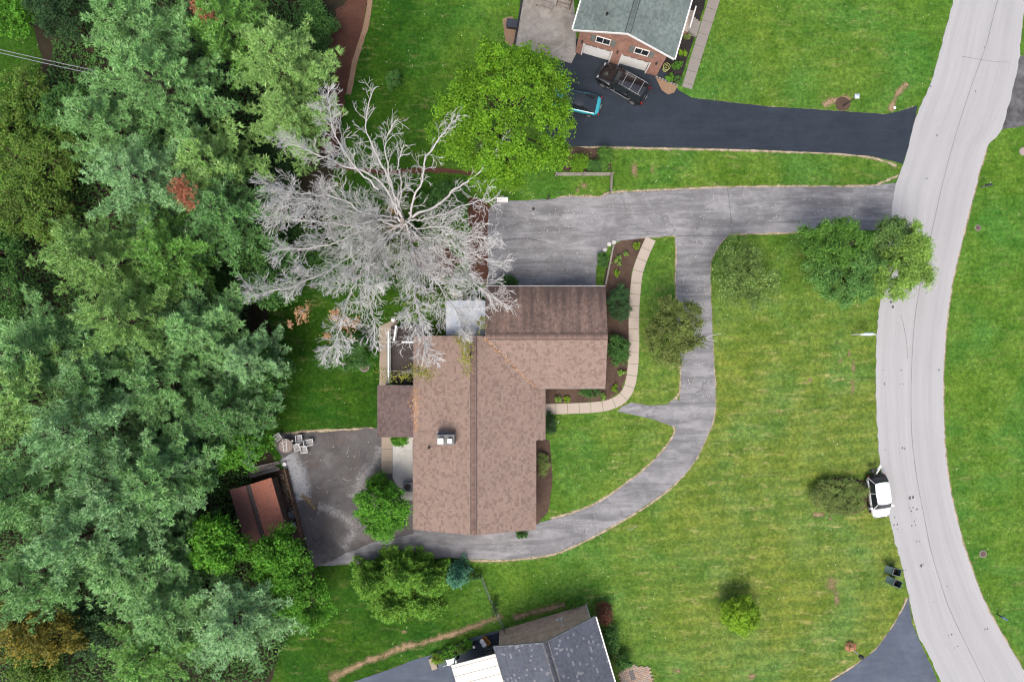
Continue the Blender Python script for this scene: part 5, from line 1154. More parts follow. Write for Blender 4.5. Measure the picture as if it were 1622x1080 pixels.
# ---------------------------------------------------------------- the big dead tree
def dead_tree():
    base = Vector((-8.7, 9.35, 0)); o = thing('dead_tree', 'huge leafless dead tree with bleached grey branches north of the house', 'dead tree', base)
    g = random.Random(21)
    fork = W(643, 357, 5.0)
    MB().tube([base + Vector((0,0,-.2)), base + Vector((.03,.02,1.2)), base.lerp(fork, .5) + Vector((.05,-.05,0)), fork + Vector((0,0,.1)), fork + Vector((-.15,.2,1.2))], [.75, .56, .48, .44, .2], 12).build('trunk', MAT['deadtrunk'], o, world=True, smooth=50)
    limbs = [  # (pixel, pixel, height) along each limb, base radius, twig density
        ([(693,320,6.5),(722,302,7.5),(750,281,8.6),(773,260,9.6),(790,222,10.6)], .24, .55),
        ([(650,325,7),(668,290,8.5),(680,255,9.5),(688,222,10.5),(722,190,11.5)], .22, .6),
        ([(636,325,7),(634,290,8.5),(632,265,9.5),(640,240,10)], .14, .4),
        ([(630,318,7),(610,275,8.5),(590,228,10),(580,190,10.8),(592,148,11.6)], .17, .5),
        ([(622,318,7),(612,270,9),(612,225,10.5),(616,196,11)], .14, .5),
        ([(625,326,7),(592,288,8.5),(545,268,9.8),(500,245,10.8),(448,212,11.6)], .24, 1.0),
        ([(600,300,8.5),(560,262,9.6),(530,215,10.6),(522,165,11.4)], .14, 1.0),
        ([(618,345,6.5),(575,335,8),(540,318,9),(480,302,10),(432,300,10.6)], .20, 1.15),
        ([(612,352,6.5),(565,358,8),(500,348,9.2),(430,352,10)], .20, 1.2),
        ([(600,345,7),(552,340,8.4),(500,318,9.6),(440,325,10.3)], .15, 1.2),
        ([(612,362,6),(570,370,7.4),(520,388,8.4),(440,396,9.2)], .18, 1.15),
        ([(605,372,6),(572,395,7.2),(520,430,8.2),(465,455,8.8),(405,468,9.2)], .19, 1.2),
        ([(612,376,6),(585,410,7),(560,445,7.8),(548,480,8.2),(535,528,8.6),(520,552,8.8)], .18, 1.25),
        ([(618,374,6),(592,420,7.2),(588,460,8),(592,500,8.4),(598,545,8.8)], .16, .9),
        ([(640,378,5.8),(628,400,6.8),(615,412,7.4)], .08, .4),
        ([(652,385,5.6),(660,425,7),(664,465,8),(668,505,8.6),(672,560,9)], .20, 1.25),
        ([(655,382,5.6),(678,430,7),(700,465,8),(722,490,8.6),(740,520,9)], .18, 1.25),
        ([(662,376,5.6),(699,402,7),(735,425,8),(765,450,8.5),(795,478,9)], .18, 1.1),
        ([(668,362,5.6),(705,362,7),(740,368,8),(782,380,8.8)], .17, 1.0),
        ([(668,350,6),(705,335,7.4),(745,322,8.4),(785,318,9.2)], .15, .7),
        ([(650,372,5.6),(690,380,7),(730,395,8),(785,425,8.8)], .13, 1.0),
    ]
    nseg = [0]
    def branch(mbT, mbL, start, d, L, r, lvl, dens):
        """recursive twig, swept away from the trunk"""
        n = 5 if lvl == 1 else (4 if lvl == 2 else 3); pts = [start]; dd = d.copy(); st = L/n
        out = Vector((start.x - fork.x, start.y - fork.y, 0)); out = out.normalized() if out.length > .2 else Vector((0, 0, 1))
        for k in range(n):
            dd = (dd + out*.05 + Vector((g.gauss(0,.24), g.gauss(0,.24), g.gauss(.03,.17)))).normalized(); pts.append(pts[-1] + dd*st)
        rad = [max(.0112, r*(1-.75*k/n)) for k in range(n+1)]
        (mbL if lvl < 2 else mbT).tube(pts, rad, 5 if lvl < 2 else 3, False); nseg[0] += n
        if lvl >= 3: return
        nc = {1: int((2 + L*2.8)*dens), 2: int((2 + L*3.2)*min(1.2, dens))}[lvl]
        for k in range(max(2, nc)):
            t = .2 + .8*(k+g.random())/max(2, nc); i = min(int(t*n), n-1); p = pts[i].lerp(pts[i+1], t*n-i)
            ax = (pts[i+1]-pts[i]).normalized(); s = ax.cross(Vector((g.gauss(0,1), g.gauss(0,1), g.choice((-1,1))*1.1))).normalized()
            a = g.uniform(.35, 1.0); nd = ax*math.cos(a) + s*math.sin(a)
            branch(mbT, mbL, p, nd, L*g.uniform(.38,.68)*(1.2-.5*t), max(.0115, rad[i]*.6), lvl+1, dens)
    for li, (pp, r0, dens) in enumerate(limbs):
        q0 = W(*pp[0]); s0 = fork + Vector((g.uniform(-.1,.1), g.uniform(-.1,.1), g.uniform(-1.0,.9))); pts = [s0, s0.lerp(q0, .45) + Vector((g.gauss(0,.22), g.gauss(0,.22), g.uniform(-.1,.35)))] + [W(*q) + Vector((g.gauss(0,.18), g.gauss(0,.18), g.gauss(0,.3))) for q in pp]
        if li == 6: pts = [W(*q) for q in pp]
        sm = catmull(pts, 5); n = len(sm)
        sm = [p + Vector((g.gauss(0,.05), g.gauss(0,.05), g.gauss(0,.05)))*(1 if 0 < i < n-1 else 0) for i, p in enumerate(sm)]
        rr = [r0*.52*(1-.82*(i/(n-1))**.7) + .014 for i in range(n)]
        lim = MB().tube(sm, rr, 7); tw = MB()
        tot = sum((b-a).length for a, b in zip(sm, sm[1:])); nb = int(tot*2.2*dens) + 3
        for k in range(nb):
            t = .28 + .72*((k+g.random())/nb)**.85; i = min(int(t*(n-1)), n-2); p = sm[i].lerp(sm[i+1], t*(n-1)-i); ax = (sm[i+1]-sm[i]).normalized()
            s = ax.cross(Vector((g.gauss(0,.5), g.gauss(0,.5), g.choice((-1,1))*1.0))).normalized(); a = g.uniform(.45,1.1)
            nd = (ax*math.cos(a) + s*math.sin(a) + Vector((0,0,g.uniform(-.1,.2)))).normalized()
            branch(tw, lim, p, nd, g.uniform(.9,2.5)*(1.25-.6*t)*(.6+.4*dens), max(.02, rr[i]*.42), 1, dens)
        # fan of fine twigs at the tip
        ax = (sm[-1]-sm[-3]).normalized()
        for k in range(int(6 + 9*dens)):
            s = ax.cross(Vector((g.gauss(0,.6), g.gauss(0,.6), g.choice((-1,1))))).normalized(); a = g.uniform(0,.55); t = g.randrange(max(1, n-6), n)
            branch(tw, lim, sm[t], ax*math.cos(a)+s*math.sin(a), g.uniform(.5,1.2), .02, 2, dens)
        lo = lim.build('limb', MAT['deadwood'], o, world=True, smooth=60, fixn=False)
        tagk(tw.build('twigs', MAT['twigwood'], lo, world=True, fixn=False), 'stuff')
    return o
dtree = dead_tree()
# leaf sprays still caught in the branches
for k, (px, py, z, rx, ry, key, n, lab) in enumerate([
    (480,493,8.2,.45,.6,'orange',260,'orange withered leaf cluster on the west side of the dead tree'),(459,514,8.0,.22,.25,'orange',60,'tiny orange withered leaf cluster below the bigger western one'),
    (530,498,8.2,.5,.3,'orange',240,'orange withered leaf cluster near the shrubs of the back garden'),(548,516,8.2,.5,.7,'orange',260,'long cream and orange withered leaf cluster on the southern limb'),(516,532,8.0,.4,.25,'orange',120,'small orange withered leaf cluster at the southern twig tips'),
    (616,350,5.6,.6,.6,'orange',260,'rust orange leaf litter caught in the fork of the dead tree'),
    (645,588,5.9,1.6,.75,'yellowgreen',620,'yellow green leafy spray hanging over the dark deck'),(735,548,6.0,.85,1.1,'yellowgreen',560,'yellow green leafy spray hanging over the house ridge'),(762,512,5.0,.4,.5,'yellowgreen',140,'small yellow green spray beside the pale patio roof')]):
    p = W(px, py, z); o = thing('leaf_cluster', lab, 'leaves', p, 0, 'leaf clusters in the dead tree'); g = np.random.default_rng(400+k)
    C = g.normal(size=(10, 3)) * np.array([rx*.6, ry*.6, .2]); P = C[g.integers(0, 10, n)] + g.normal(size=(n, 3))*np.array([rx*.28, ry*.28, .12])
    V, F = leaves(P, unit(g.normal(size=(n,3))*.6 + np.array([0,0,1])), .15*g.uniform(.6,1.2,n), .6, .1, g); link('leaves', mesh_np('leaves', V, F), LM[key], o)
    tw = MB()
    for c in C: tw.tube([(0,0,.15), tuple(c*.5 + np.array([0,0,.1])), tuple(c)], [.02,.014,.008], 4)
    tw.build('twig', MAT['deadwood'], o)

# low ground cover under the pines
wood_poly = [W2(*p) for p in [(500,0),(520,90),(500,170),(490,240),(470,320),(430,400),(400,480),(395,610),(385,690),(400,760),(370,790),(440,870),(480,930),(470,990),(420,1080),(0,1080),(-100,700),(-20,420),(20,260),(70,140),(110,0)]]
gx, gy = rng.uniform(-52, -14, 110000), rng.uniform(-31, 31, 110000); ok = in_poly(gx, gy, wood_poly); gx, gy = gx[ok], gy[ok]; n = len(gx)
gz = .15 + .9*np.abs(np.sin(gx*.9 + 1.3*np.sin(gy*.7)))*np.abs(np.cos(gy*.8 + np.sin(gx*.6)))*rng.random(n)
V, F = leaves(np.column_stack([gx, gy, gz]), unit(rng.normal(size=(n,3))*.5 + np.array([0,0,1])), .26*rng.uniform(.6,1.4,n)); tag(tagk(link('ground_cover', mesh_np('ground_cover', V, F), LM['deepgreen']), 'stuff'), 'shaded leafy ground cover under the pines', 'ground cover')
# fallen leaves, petals and twigs
def scatter(name, pts, L, mat, z, label=None):
    pts = np.array(pts); P = np.column_stack([pts[:, 0], pts[:, 1], pts[:, 2] if pts.shape[1] > 2 else np.full(len(pts), z)]); n = len(P)
    V, F = leaves(P, unit(rng.normal(size=(n,3))*.25 + np.array([0,0,1])), L*rng.uniform(.6,1.4,n), .6, .05); o = link(name, mesh_np(name, V, F), mat); tagk(o, 'stuff'); tag(o, label, 'leaves'); return o
pts = []
for k in range(300):
    y = rng.uniform(-7.6, -3.9); w = .10 + .16*math.exp(-((y+5.2)/1.1)**2); x = -8.05 + rng.normal()*w; pts.append((x, y, zr(max(x, XW))+.03 if x > XW else 2.96))
for k in range(150):
    t = rng.random(); x = vx + 4.2*t; y = WY - 4.2*t; d = rng.normal()*.05; pts.append((x+d+.05, y+d-.05, max(zr(x+d), zw(y+d)) + .035))
scatter('fallen_leaves', pts, .10, LM['orange'], 0, 'orange leaves piled in the roof valleys of the main house')
pts = [W2(rng.uniform(780,1400), rng.uniform(305,365)) for _ in range(260)] + [W2(rng.uniform(1075,1125), rng.uniform(380,640)) for _ in range(140)] + [W2(rng.uniform(780,940), rng.uniform(330,445)) for _ in range(120)] + [W2(rng.uniform(470,600), rng.uniform(690,840)) for _ in range(60)]
scatter('fallen_petals', pts, .09, M_plain('pale petals', (.55,.54,.46)), .03, 'pale petals and bits of leaf scattered over the grey driveway')
def litter(name, label, pix, n, spread, rad=.018):
    o = thing(name, label, 'twigs', W(*pix)); mb = MB(); g = random.Random(int(pix[0]))
    for k in range(n):
        p = Vector((g.gauss(0,spread[0]), g.gauss(0,spread[1]), .045)); a = g.uniform(0,6.28); L = g.uniform(.3,1.1); pts = [p]
        for q in range(4): a += g.gauss(0,.5); pts.append(pts[-1] + Vector((math.cos(a),math.sin(a),0))*L/4)
        mb.tube(pts, [rad, rad, rad*.8, rad*.6, rad*.4], 4)
    tagk(mb.build('twig', MAT['deadwood'], o), 'stuff')
litter('fallen_twigs', 'pale fallen twigs spread over the dark back lot', (540,752), 7, (1.9,1.1), .013)
litter('fallen_twigs', 'branching pale fallen limb near the bright green patio tree', (562,770), 6, (.9,.5), .016)
litter('fallen_twigs', 'broken pale twigs on the curved driveway by the lawn', (935,830), 16, (1.0,.45))
litter('fallen_twigs', 'few pale twigs on the driveway behind the house', (820,870), 8, (.9,.3))
# ---------------------------------------------------------------- vehicles
TYRE = M_plain('tyre rubber', (.018,.018,.018), .9); RIM = M_plain('alloy rim', (.45,.46,.48), .3, .1, 4, .5, .7)
CLIGHT = M_plain('clear lamp lens', (.34,.36,.38), .12); RLIGHT = M_plain('red lamp lens', (.30,.012,.012), .15); TRIMB = M_plain('black plastic trim', (.02,.02,.022), .5)
CHROME = M_plain('chrome strip', (.24,.245,.26), .3, .05, 4, .5, .5)
def car(name, label, px, py, deg, paint, L, Wd, H, belt, hood, cab, top, tail, wheel_r=.33, rails=False, roofm=None, boxy=0.0, glassroof=False, wtk=.74, pil=None, wbk=.93):
    """local +x is forward; cab = (rear base x, front base x), top = (rear x, front x) of the roof"""
    o = thing(name, label, 'car', Vector((*W2(px, py, .5), 0)), R(deg))
    h = L/2; w = Wd/2; zb = .24; rings = []
    st = [(-h, .62+.30*boxy, tail-.18), (-h+.12, .84+.12*boxy, tail-.03), (-h+.42, .98, tail), (cab[0]+.1, 1.0, belt), (-.2, 1.0, belt), (cab[1]-.15, 1.0, belt-.01), (cab[1]+.12, .99, hood+.03), (h-.75, .97, hood-.02), (h-.30, .91+.05*boxy, hood-.09-.04*(1-boxy)), (h-.08, .80+.12*boxy, hood-.2), (h, .70+.15*boxy, hood-.32)]
    for x, k, zt in st:
        ww = w*k; zl = zb + (.10 if abs(x) > h-.15 else 0)
        half = [(ww*.80, zl), (ww*.97, zl+.10), (ww, zl+.30), (ww*.985, zt-.14), (ww*.93, zt-.035), (ww*.78, zt), (ww*.4, zt+.012)]
        rings.append([(x, y, z) for y, z in half] + [(x, -y, z) for y, z in half[::-1]])
    body = MB().loft(rings).build('body', paint, o, smooth=180)
    sb = body.modifiers.new('round', 'SUBSURF'); sb.levels = sb.render_levels = 2
    wb, wt = w*wbk, w*wtk; x0, x1 = cab; t0, t1 = top; zt = H - .03; zbl = belt - .03
    MB().hexa([(x0+.06,-wb+.06,belt-.1),(x1-.06,-wb+.06,belt-.1),(x1-.06,wb-.06,belt-.1),(x0+.06,wb-.06,belt-.1)], [(t0+.05,-wt+.05,zt-.05),(t1-.05,-wt+.05,zt-.05),(t1-.05,wt-.05,zt-.05),(t0+.05,wt-.05,zt-.05)]).build('cabin', TRIMB, o)
    MB().panel((x1,-wb,zbl),(x1,wb,zbl),(t1,wt,zt),(t1,-wt,zt), .06, .02).build('windshield', MAT['glass'], o, smooth=50)
    MB().panel((x0,wb,zbl),(x0,-wb,zbl),(t0,-wt,zt),(t0,wt,zt), .05, .02).build('rear_window', MAT['glass'], o, smooth=50)
    for s in (-1, 1):
        xm = (x0+x1)/2 - .05; tm = (t0+t1)/2 - .05
        for (a, b, c, d) in ((x0, xm, tm, t0), (xm, x1, t1, tm)):
            q = [(a+.05, s*wb, zbl), (b-.05, s*wb, zbl), (c-.04, s*wt, zt), (d+.04, s*wt, zt)]
            if s > 0: q = [q[1], q[0], q[3], q[2]]
            MB().panel(*q, .015, .02, 3, 2).build('side_window', MAT['glass'], o, smooth=50)
        for (a, b) in ((x0, t0), (x1, t1), (xm, tm)):
            MB().tube([(a, s*(wb+.004), zbl), ((a+b)/2, s*((wb+wt)/2+.012), (zbl+zt)/2), (b, s*(wt+.004), zt)], .03, 6).build('pillar', pil or paint, o, smooth=60)
    rf = MB().panel((t1+.03,-wt-.02,zt+.012),(t1+.03,wt+.02,zt+.012),(t0-.03,wt+.02,zt+.012),(t0-.03,-wt-.02,zt+.012), .05, .035, 6, 6, sq=.30).build('roof', roofm or paint, o, smooth=50)
    if glassroof:
        MB().panel((t1-.12,-wt*.82,zt+.04),(t1-.12,wt*.82,zt+.04),(t0+.1,wt*.82,zt+.04),(t0+.1,-wt*.82,zt+.04), .05, .02, 6, 4).build('sunroof', MAT['glass'], rf, smooth=50)
    for s in (-1, 1):
        if rails:
            rl = MB().tube([(t1-.15,s*(wt-.06),zt+.03),(t1-.3,s*(wt-.06),zt+.10),(t0+.25,s*(wt-.06),zt+.10),(t0+.1,s*(wt-.06),zt+.03)], .022, 6).build('roof_rail', CHROME, o, smooth=60)
        MB().box((x1-.18, s*(w+.10), belt+.07), (.16,.20,.14), R(-8*s)).build('mirror', paint, o)
        MB().box((h-.13, s*w*.66, hood-.20), (.10, w*.30, .09), R(-18*s)).build('headlight', CLIGHT, o)
        MB().box((-h+.05, s*w*.80, tail-.16), (.10, w*.14, .24) if boxy else (.08, w*.26, .08), R(12*s)).build('taillight', RLIGHT, o)
        MB().box((.05, s*(w+.004), .55), (x1-x0-.2,.02,.05)).build('door_trim', CHROME if rails else TRIMB, o)
        for x in (cab[1]-.55, (cab[0]+cab[1])/2 - .55): MB().box((x, s*(w*.99+.015), belt-.17), (.18,.03,.035)).build('door_handle', CHROME if rails else paint, o)
    if rails:
        for k in range(3):
            x = t0 + .4 + k*(t1-t0-.8)/2; MB().box((x, 0, zt+.115), (.045, 2*wt-.12, .03)).build('cross_bar', MAT['grey_metal'], o)
    for fx in (h-.82, -h+.80):
        for s in (-1, 1):
            wl_ = bpy.data.objects.new('wheel', None); COL.objects.link(wl_); wl_.parent = o
            MB().lathe([(wheel_r*.55,-.10),(wheel_r*.92,-.11),(wheel_r,-.07),(wheel_r,.07),(wheel_r*.92,.11),(wheel_r*.55,.10)], (fx, s*(w-.085), wheel_r), 20, 'Y').build('tyre', TYRE, wl_, smooth=40)
            rm = MB().lathe([(wheel_r*.5,-.03),(wheel_r*.62,-.0),(wheel_r*.62,.02),(wheel_r*.5,.035)], (fx, s*(w+.015), wheel_r), 16, 'Y')
            for k in range(5): rm.box((fx + math.cos(k*1.257)*wheel_r*.3, s*(w+.022), wheel_r + math.sin(k*1.257)*wheel_r*.3), (wheel_r*.55,.03,.05), 0, 0, -k*1.257)
            rm.build('rim', RIM, wl_)
            MB().lathe([(wheel_r*1.0,-.01),(wheel_r*1.17,-.01),(wheel_r*1.17,.012),(wheel_r*1.0,.012)], (fx, s*(w-.005), wheel_r+.03), 20, 'Y').build('wheel_arch', TRIMB, o, smooth=40)
    MB().box((h-.02,0,.40), (.10, Wd*.62, .16)).build('bumper', paint if not rails else CHROME, o); MB().box((-h+.0,0,.42), (.10, Wd*.74, .18)).build('bumper', TRIMB, o)
    MB().box((h-.04,0,hood-.30), (.06, Wd*.42, .12)).build('grille', TRIMB, o)
    MB().box((-h-.055,0,.62), (.015,.34,.12)).build('licence_plate', MAT['white'], o)
    for s in (-.25, .2): MB().tube([(x1+.06, s*w-.1, belt), (x1-.12, s*w+.35, belt+.11)], .009, 4).build('wiper', TRIMB, o)
    return o
def carpaint(n, c, m=0): return M_plain(n, c, .25, .04, 2, .5, m, coat=.9)
white_p, black_p, teal_p = carpaint('white car paint', (.80,.80,.80)), carpaint('black car paint', (.006,.006,.007)), carpaint('teal car paint', (.03,.36,.42), .15)
wc = car('hatchback_car', 'small white hatchback with black tail parked on the verge', 1390.5, 785, -82, white_p, 3.72, 1.66, 1.52, .90, .93, (-1.74, 1.05), (-1.36, .50), .92, .30)
MB().panel((-1.9,.70,.50),(-1.9,-.70,.50),(-1.76,-.70,.94),(-1.76,.70,.94), .03, .03).build('tailgate', TRIMB, wc, smooth=50)
rk = thing('hitch_rack', 'black and white hitch carrier mounted behind the small white hatchback', 'carrier', Vector((*W2(1386,747,.5), 0)), R(-82))
MB().tube([(.42,0,.45),(-.25,0,.45)], .04, 6).build('hitch_bar', TRIMB, rk); MB().box((-.25,-.05,.62),(.08,.9,.3)).build('frame', TRIMB, rk)
MB().box((-.22,.2,.80),(.10,.75,.10),R(48)).build('arm', MAT['white'], rk); MB().box((-.42,.28,.74),(.08,.5,.08),R(48)).build('arm', MAT['white'], rk); MB().box((-.2,-.35,.82),(.3,.22,.12)).build('clamp', TRIMB, rk)
car('estate_suv', 'black estate car with chrome roof rack parked before the brick garage', 986, 134, 150, black_p, 4.62, 1.86, 1.78, 1.06, 1.04, (-2.18, .95), (-1.98, .40), 1.02, .37, True, boxy=1.0)
car('coupe_car', 'teal car with dark glass roof half hidden under the maple', 912, 161.5, 168, teal_p, 4.35, 1.80, 1.42, .88, .80, (-1.85, 1.15), (-.7, .1), .90, .32, False, roofm=MAT['glass'], wtk=.62, pil=TRIMB, wbk=.84)

# ---------------------------------------------------------------- wheelie bins
BINM = M_plain('dark green bin plastic', (.030,.050,.045), .5, .15); BINL = M_plain('green bin lid plastic', (.045,.085,.07), .45, .15); BIND = M_plain('dark bin rubbish', (.03,.024,.022), .95, .4, 9)
def bin_(label, px, py, deg, sc=1.0):
    p = W(px, py, .5); o = thing('wheelie_bin', label, 'trash bin', (p.x, p.y, 0), R(deg))
    a, b, z = .24, .34, 1.0; t = .03
    mb = MB().box((0,0,.12),(2*a,2*a,.06))
    bo = [(-a,-a,.09),(a,-a,.09),(a,a,.09),(-a,a,.09)]; to = [(-b,-.30,z),(b,-.30,z),(b,.30,z),(-b,.30,z)]; bi = [(-a+t,-a+t,.14),(a-t,-a+t,.14),(a-t,a-t,.14),(-a+t,a-t,.14)]; ti = [(-b+t,-.30+t,z),(b-t,-.30+t,z),(b-t,.30-t,z),(-b+t,.30-t,z)]
    mb.add(bo+to+bi+ti, [(0,1,5,4),(1,2,6,5),(2,3,7,6),(3,0,4,7),(8,12,13,9),(9,13,14,10),(10,14,15,11),(11,15,12,8),(4,5,13,12),(5,6,14,13),(6,7,15,14),(7,4,12,15)])
    mb.build('body', BINM, o, fixn=False)
    rimb = MB().tube([(-b,-.3,z),(b,-.3,z),(b,.3,z),(-b,.3,z),(-b,-.3,z)], .028, 6); rimb.build('rim', M_plain('worn bin rim', (.16,.19,.18), .5) if 'worn bin rim' not in bpy.data.materials else bpy.data.materials['worn bin rim'], o)
    MB().box((0,0,.30),(.42,.42,.32)).build('rubbish', BIND, o)
    MB().panel((-b-.06,.32,z),(-b-.06,-.32,z),(-b-.52,-.28,z-.42),(-b-.52,.28,z-.42), .05, .035).build('lid', BINL, o, smooth=40)
    MB().tube([(-b-.07,-.3,z-.01),(-b-.07,.3,z-.01)], .03, 8).build('handle', BINM, o)
    for s in (-1,1): MB().lathe([(.03,-.03),(.13,-.03),(.13,.03),(.03,.03)], (-.2, s*.27, .13), 14, 'Y').build('wheel', TYRE, o)
    return o
bin_('open green wheelie bin on the verge, the one nearer the parked white car', 1416, 903, -14)
bin_('open green wheelie bin on the verge, the one nearer the blue grey driveway', 1417, 921, -22)

# ---------------------------------------------------------------- signs, mailboxes, lamp post, lids
sg = thing('yard_sign', 'white post sign with hanging blue and white board at the road edge', 'sign', W(1352, 530), 0)
MB().box((-.12,0,.8),(.10,.10,1.6)).build('post', MAT['white'], sg); MB().box((.42,0,1.62),(1.3,.08,.07)).build('arm', MAT['white'], sg)
brd = MB().box((.62,.03,1.22),(.80,.03,.55),0,R(-25)).build('board', M_plain('pale blue sign board', (.45,.58,.78), .5), sg)
for x in (.3,.94): MB().tube([(x,0,1.6),(x,.0,1.46)], .012, 5).build('chain', MAT['grey_metal'], sg)
lp = thing('lamp_post', 'black lamp post with white lantern in a dark mulch ring beside the black driveway', 'lamp post', W(1336,168))
MB().tube([(0,0,0),(0,0,.25),(0,0,2.05)], [.06,.045,.04], 8).build('post', MAT['dark_metal'], lp)
lt = MB().hexa([(-.1,-.1,2.05),(.1,-.1,2.05),(.1,.1,2.05),(-.1,.1,2.05)],[(-.16,-.16,2.38),(.16,-.16,2.38),(.16,.16,2.38),(-.16,.16,2.38)]).build('lantern', MAT['white'], lp)
MB().hexa([(-.2,-.2,2.385),(.2,-.2,2.385),(.2,.2,2.385),(-.2,.2,2.385)],[(-.03,-.03,2.52),(.03,-.03,2.52),(.03,.03,2.52),(-.03,.03,2.52)]).build('lantern_cap', M_plain('pale blue lantern cap', (.50,.58,.72), .4), lp)
for k in range(4): MB().box((.13*(-1)**(k//2), .13*(-1)**k, 2.215),(.02,.02,.33)).build('lantern_bar', MAT['dark_metal'], lp)
def mailbox(label, px, py, deg, mat, postm):
    o = thing('mailbox', label, 'mailbox', W(px,py), R(deg)); MB().box((0,0,.5),(.09,.09,1.0)).box((.12,0,.92),(.35,.07,.06)).build('post', postm, o)
    ring = [(math.cos(t)*.09, .0, math.sin(t)*.09) for t in [math.pi*k/8 for k in range(9)]]
    prof = [(-.09,0),(.09,0)] + [(.09*math.cos(math.pi*k/8), .11+.09*math.sin(math.pi*k/8)) for k in range(9)]
    MB().loft([[(x, y*1.1, z+.99) for y, z in prof] for x in (-.12,.40)]).build('box', mat, o, smooth=40)
    MB().box((.41,0,1.07),(.02,.19,.17)).build('door', mat, o); MB().box((.25,.11,1.15),(.03,.01,.16)).build('flag', RLIGHT, o); return o
BLK = M_plain('black mailbox paint', (.025,.03,.04), .4); BLU = M_plain('slate blue mailbox paint', (.06,.12,.17), .4)
mailbox('black mailbox on grey post beside the road across from the grey driveway', 1555, 297, 190, BLK, MAT['wood_grey'])
mailbox('slate blue mailbox on dark post at the far side of the road', 1579, 972, 150, BLU, MAT['dark_metal'])
mp = thing('lamp_stake', 'white topped dark garden post standing in the orange flower ring', 'post', W(1351,1028))
MB().tube([(0,0,0),(0,0,1.25)], .05, 8).build('post', MAT['white'], mp); MB().hexa([(-.11,-.11,1.2),(.11,-.11,1.2),(.11,.11,1.2),(-.11,.11,1.2)],[(-.13,-.13,1.55),(.13,-.13,1.55),(.13,.13,1.55),(-.13,.13,1.55)]).build('lantern', MAT['dark_metal'], mp); MB().hexa([(-.16,-.16,1.56),(.16,-.16,1.56),(.16,.16,1.56),(-.16,.16,1.56)],[(-.02,-.02,1.68),(.02,-.02,1.68),(.02,.02,1.68),(-.02,.02,1.68)]).build('cap', MAT['dark_metal'], mp)
broadleaf('flower_clump', 'orange flowers planted round the garden post by the blue grey driveway', 'flowers', 1346, 1023, .2, .42, .36, .22, LM['orange'], 95, 14, .2, 600, .08, .7, low=-.2)
def lid_(label, px, py, r, mat):
    o = thing('utility_lid', label, 'utility cover', W(px,py)); MB().lathe([(r*1.25,-.02),(r*1.25,.02),(r*1.02,.03),(r*1.0,.02)], n=20).build('collar', MAT['slab_grey'], o)
    mb = MB().lathe([(r,.0),(r,.035),(r*.9,.04)], n=20)
    for k in range(-2,3): mb.box((0,k*r*.32,.042),(2*r*math.sqrt(max(.05,1-(k*.32)**2))*.8,.03,.012))
    mb.build('lid', mat, o)
RB = M_plain('rusty brown lid', (.10,.065,.055), .7)
lid_('round brown utility lid in the grass across the road from the leaning tree', 1549, 361, .22, RB); lid_('round brown utility lid in the grass across the road from the bins', 1557, 877, .26, RB); lid_('round pale utility lid in the grass beside the gravel apron', 1621, 240, .3, M_plain('pale lid',(.32,.25,.23),.7))
lid_('small round dark drain lid in the grey driveway', 845, 331, .13, MAT['dark_metal'])
lid_('round brown cover in the back garden lawn by the deck', 577, 581, .36, RB)
lid_('white round cleanout cap in the dirt patch by the black driveway', 1417, 171, .12, MAT['white']); lid_('small grey water meter lid beside the parked white car', 1357, 765, .14, MAT['grey_metal'])

# tar patches on the road
tar = tagk(bpy.data.objects.new('tar_patches', None), 'structure'); COL.objects.link(tar)
spots = [(1484,215),(1486,203),(1464,283),(1468,283),(1411,478),(1414,486),(1441,788),(1446,787),(1440,804),(1446,803),(1452,806),(1443,809),(1448,825),(1451,821),(1444,832),(1450,831),(1417,819),(1416,831),(1421,838),(1421,830),(1452,857),(1456,857),(1459,895),(1462,893),(1434,902),(1431,903),(1399,586),(1427,586),(1487,586),(1401,608),(1426,608),(1431,608),(1429,709),(1433,710),(1402,712),(1500,928),(1479,953),(1502,1006),(1507,1004),(1512,1025),(1517,1023),(1560,996),(1564,995),(1474,137),(1559,75),(1545,145)]
for k, (px, py) in enumerate(spots):
    r = rnd.uniform(.035,.08) if k not in (4,5,6,7,22) else .13; c = W(px,py); n = 8
    MB().prism([(c.x + r*math.cos(t*.785)*rnd.uniform(.7,1.3)*.9, c.y + r*math.sin(t*.785)*rnd.uniform(.7,1.3)*1.2) for t in range(n)], 0, .0265).build('tar_patch', MAT['tar'], tar)
strip('driveway_crack', [(797,381),(815,379),(835,378),(852,381),(866,384)], .06, .018, MAT['tar'], .02)
strip('driveway_joint', [(1072,374),(1110,373.5),(1150,374)], .05, .022, MAT['tar'], .015)
strip('driveway_joint', [(1152,297),(1156,330),(1160,368)], .04, .022, MAT['tar'], .015)

# ---------------------------------------------------------------- fences
sf = thing('split_rail_fence', 'short weathered grey split rail fence turning a corner between the two driveways', 'fence', W(968,276))
def rail_run(a, b, nb, par, z=(.35,.72,1.08), r=.055):
    a, b = W(*a), W(*b); d = b-a
    for i in range(nb+1):
        p = a + d*(i/nb); MB().box(p + Vector((0,0,.62)), (.13,.13,1.26), math.atan2(d.y,d.x)).build('post', MAT['wood_grey'], par, world=True)
    for i in range(nb):
        for zz in z:
            p, q = a + d*(i/nb), a + d*((i+1)/nb); MB().tube([p + Vector((0,0,zz)), p.lerp(q,.5) + Vector((0,0,zz+rnd.uniform(-.03,.03))), q + Vector((0,0,zz))], [r*.8,r*1.1,r*.8], 6).build('rail', MAT['wood_grey'], par, world=True)
rail_run((880,279),(968,279),2,sf); rail_run((967,279.5),(966,306),1,sf)
te = thing('timber_edging', 'slanted weathered timber edging between the parking area and the bark bed', 'edging', W(964,420))
a, b = W(971,389), W(958.5,451); d = b-a
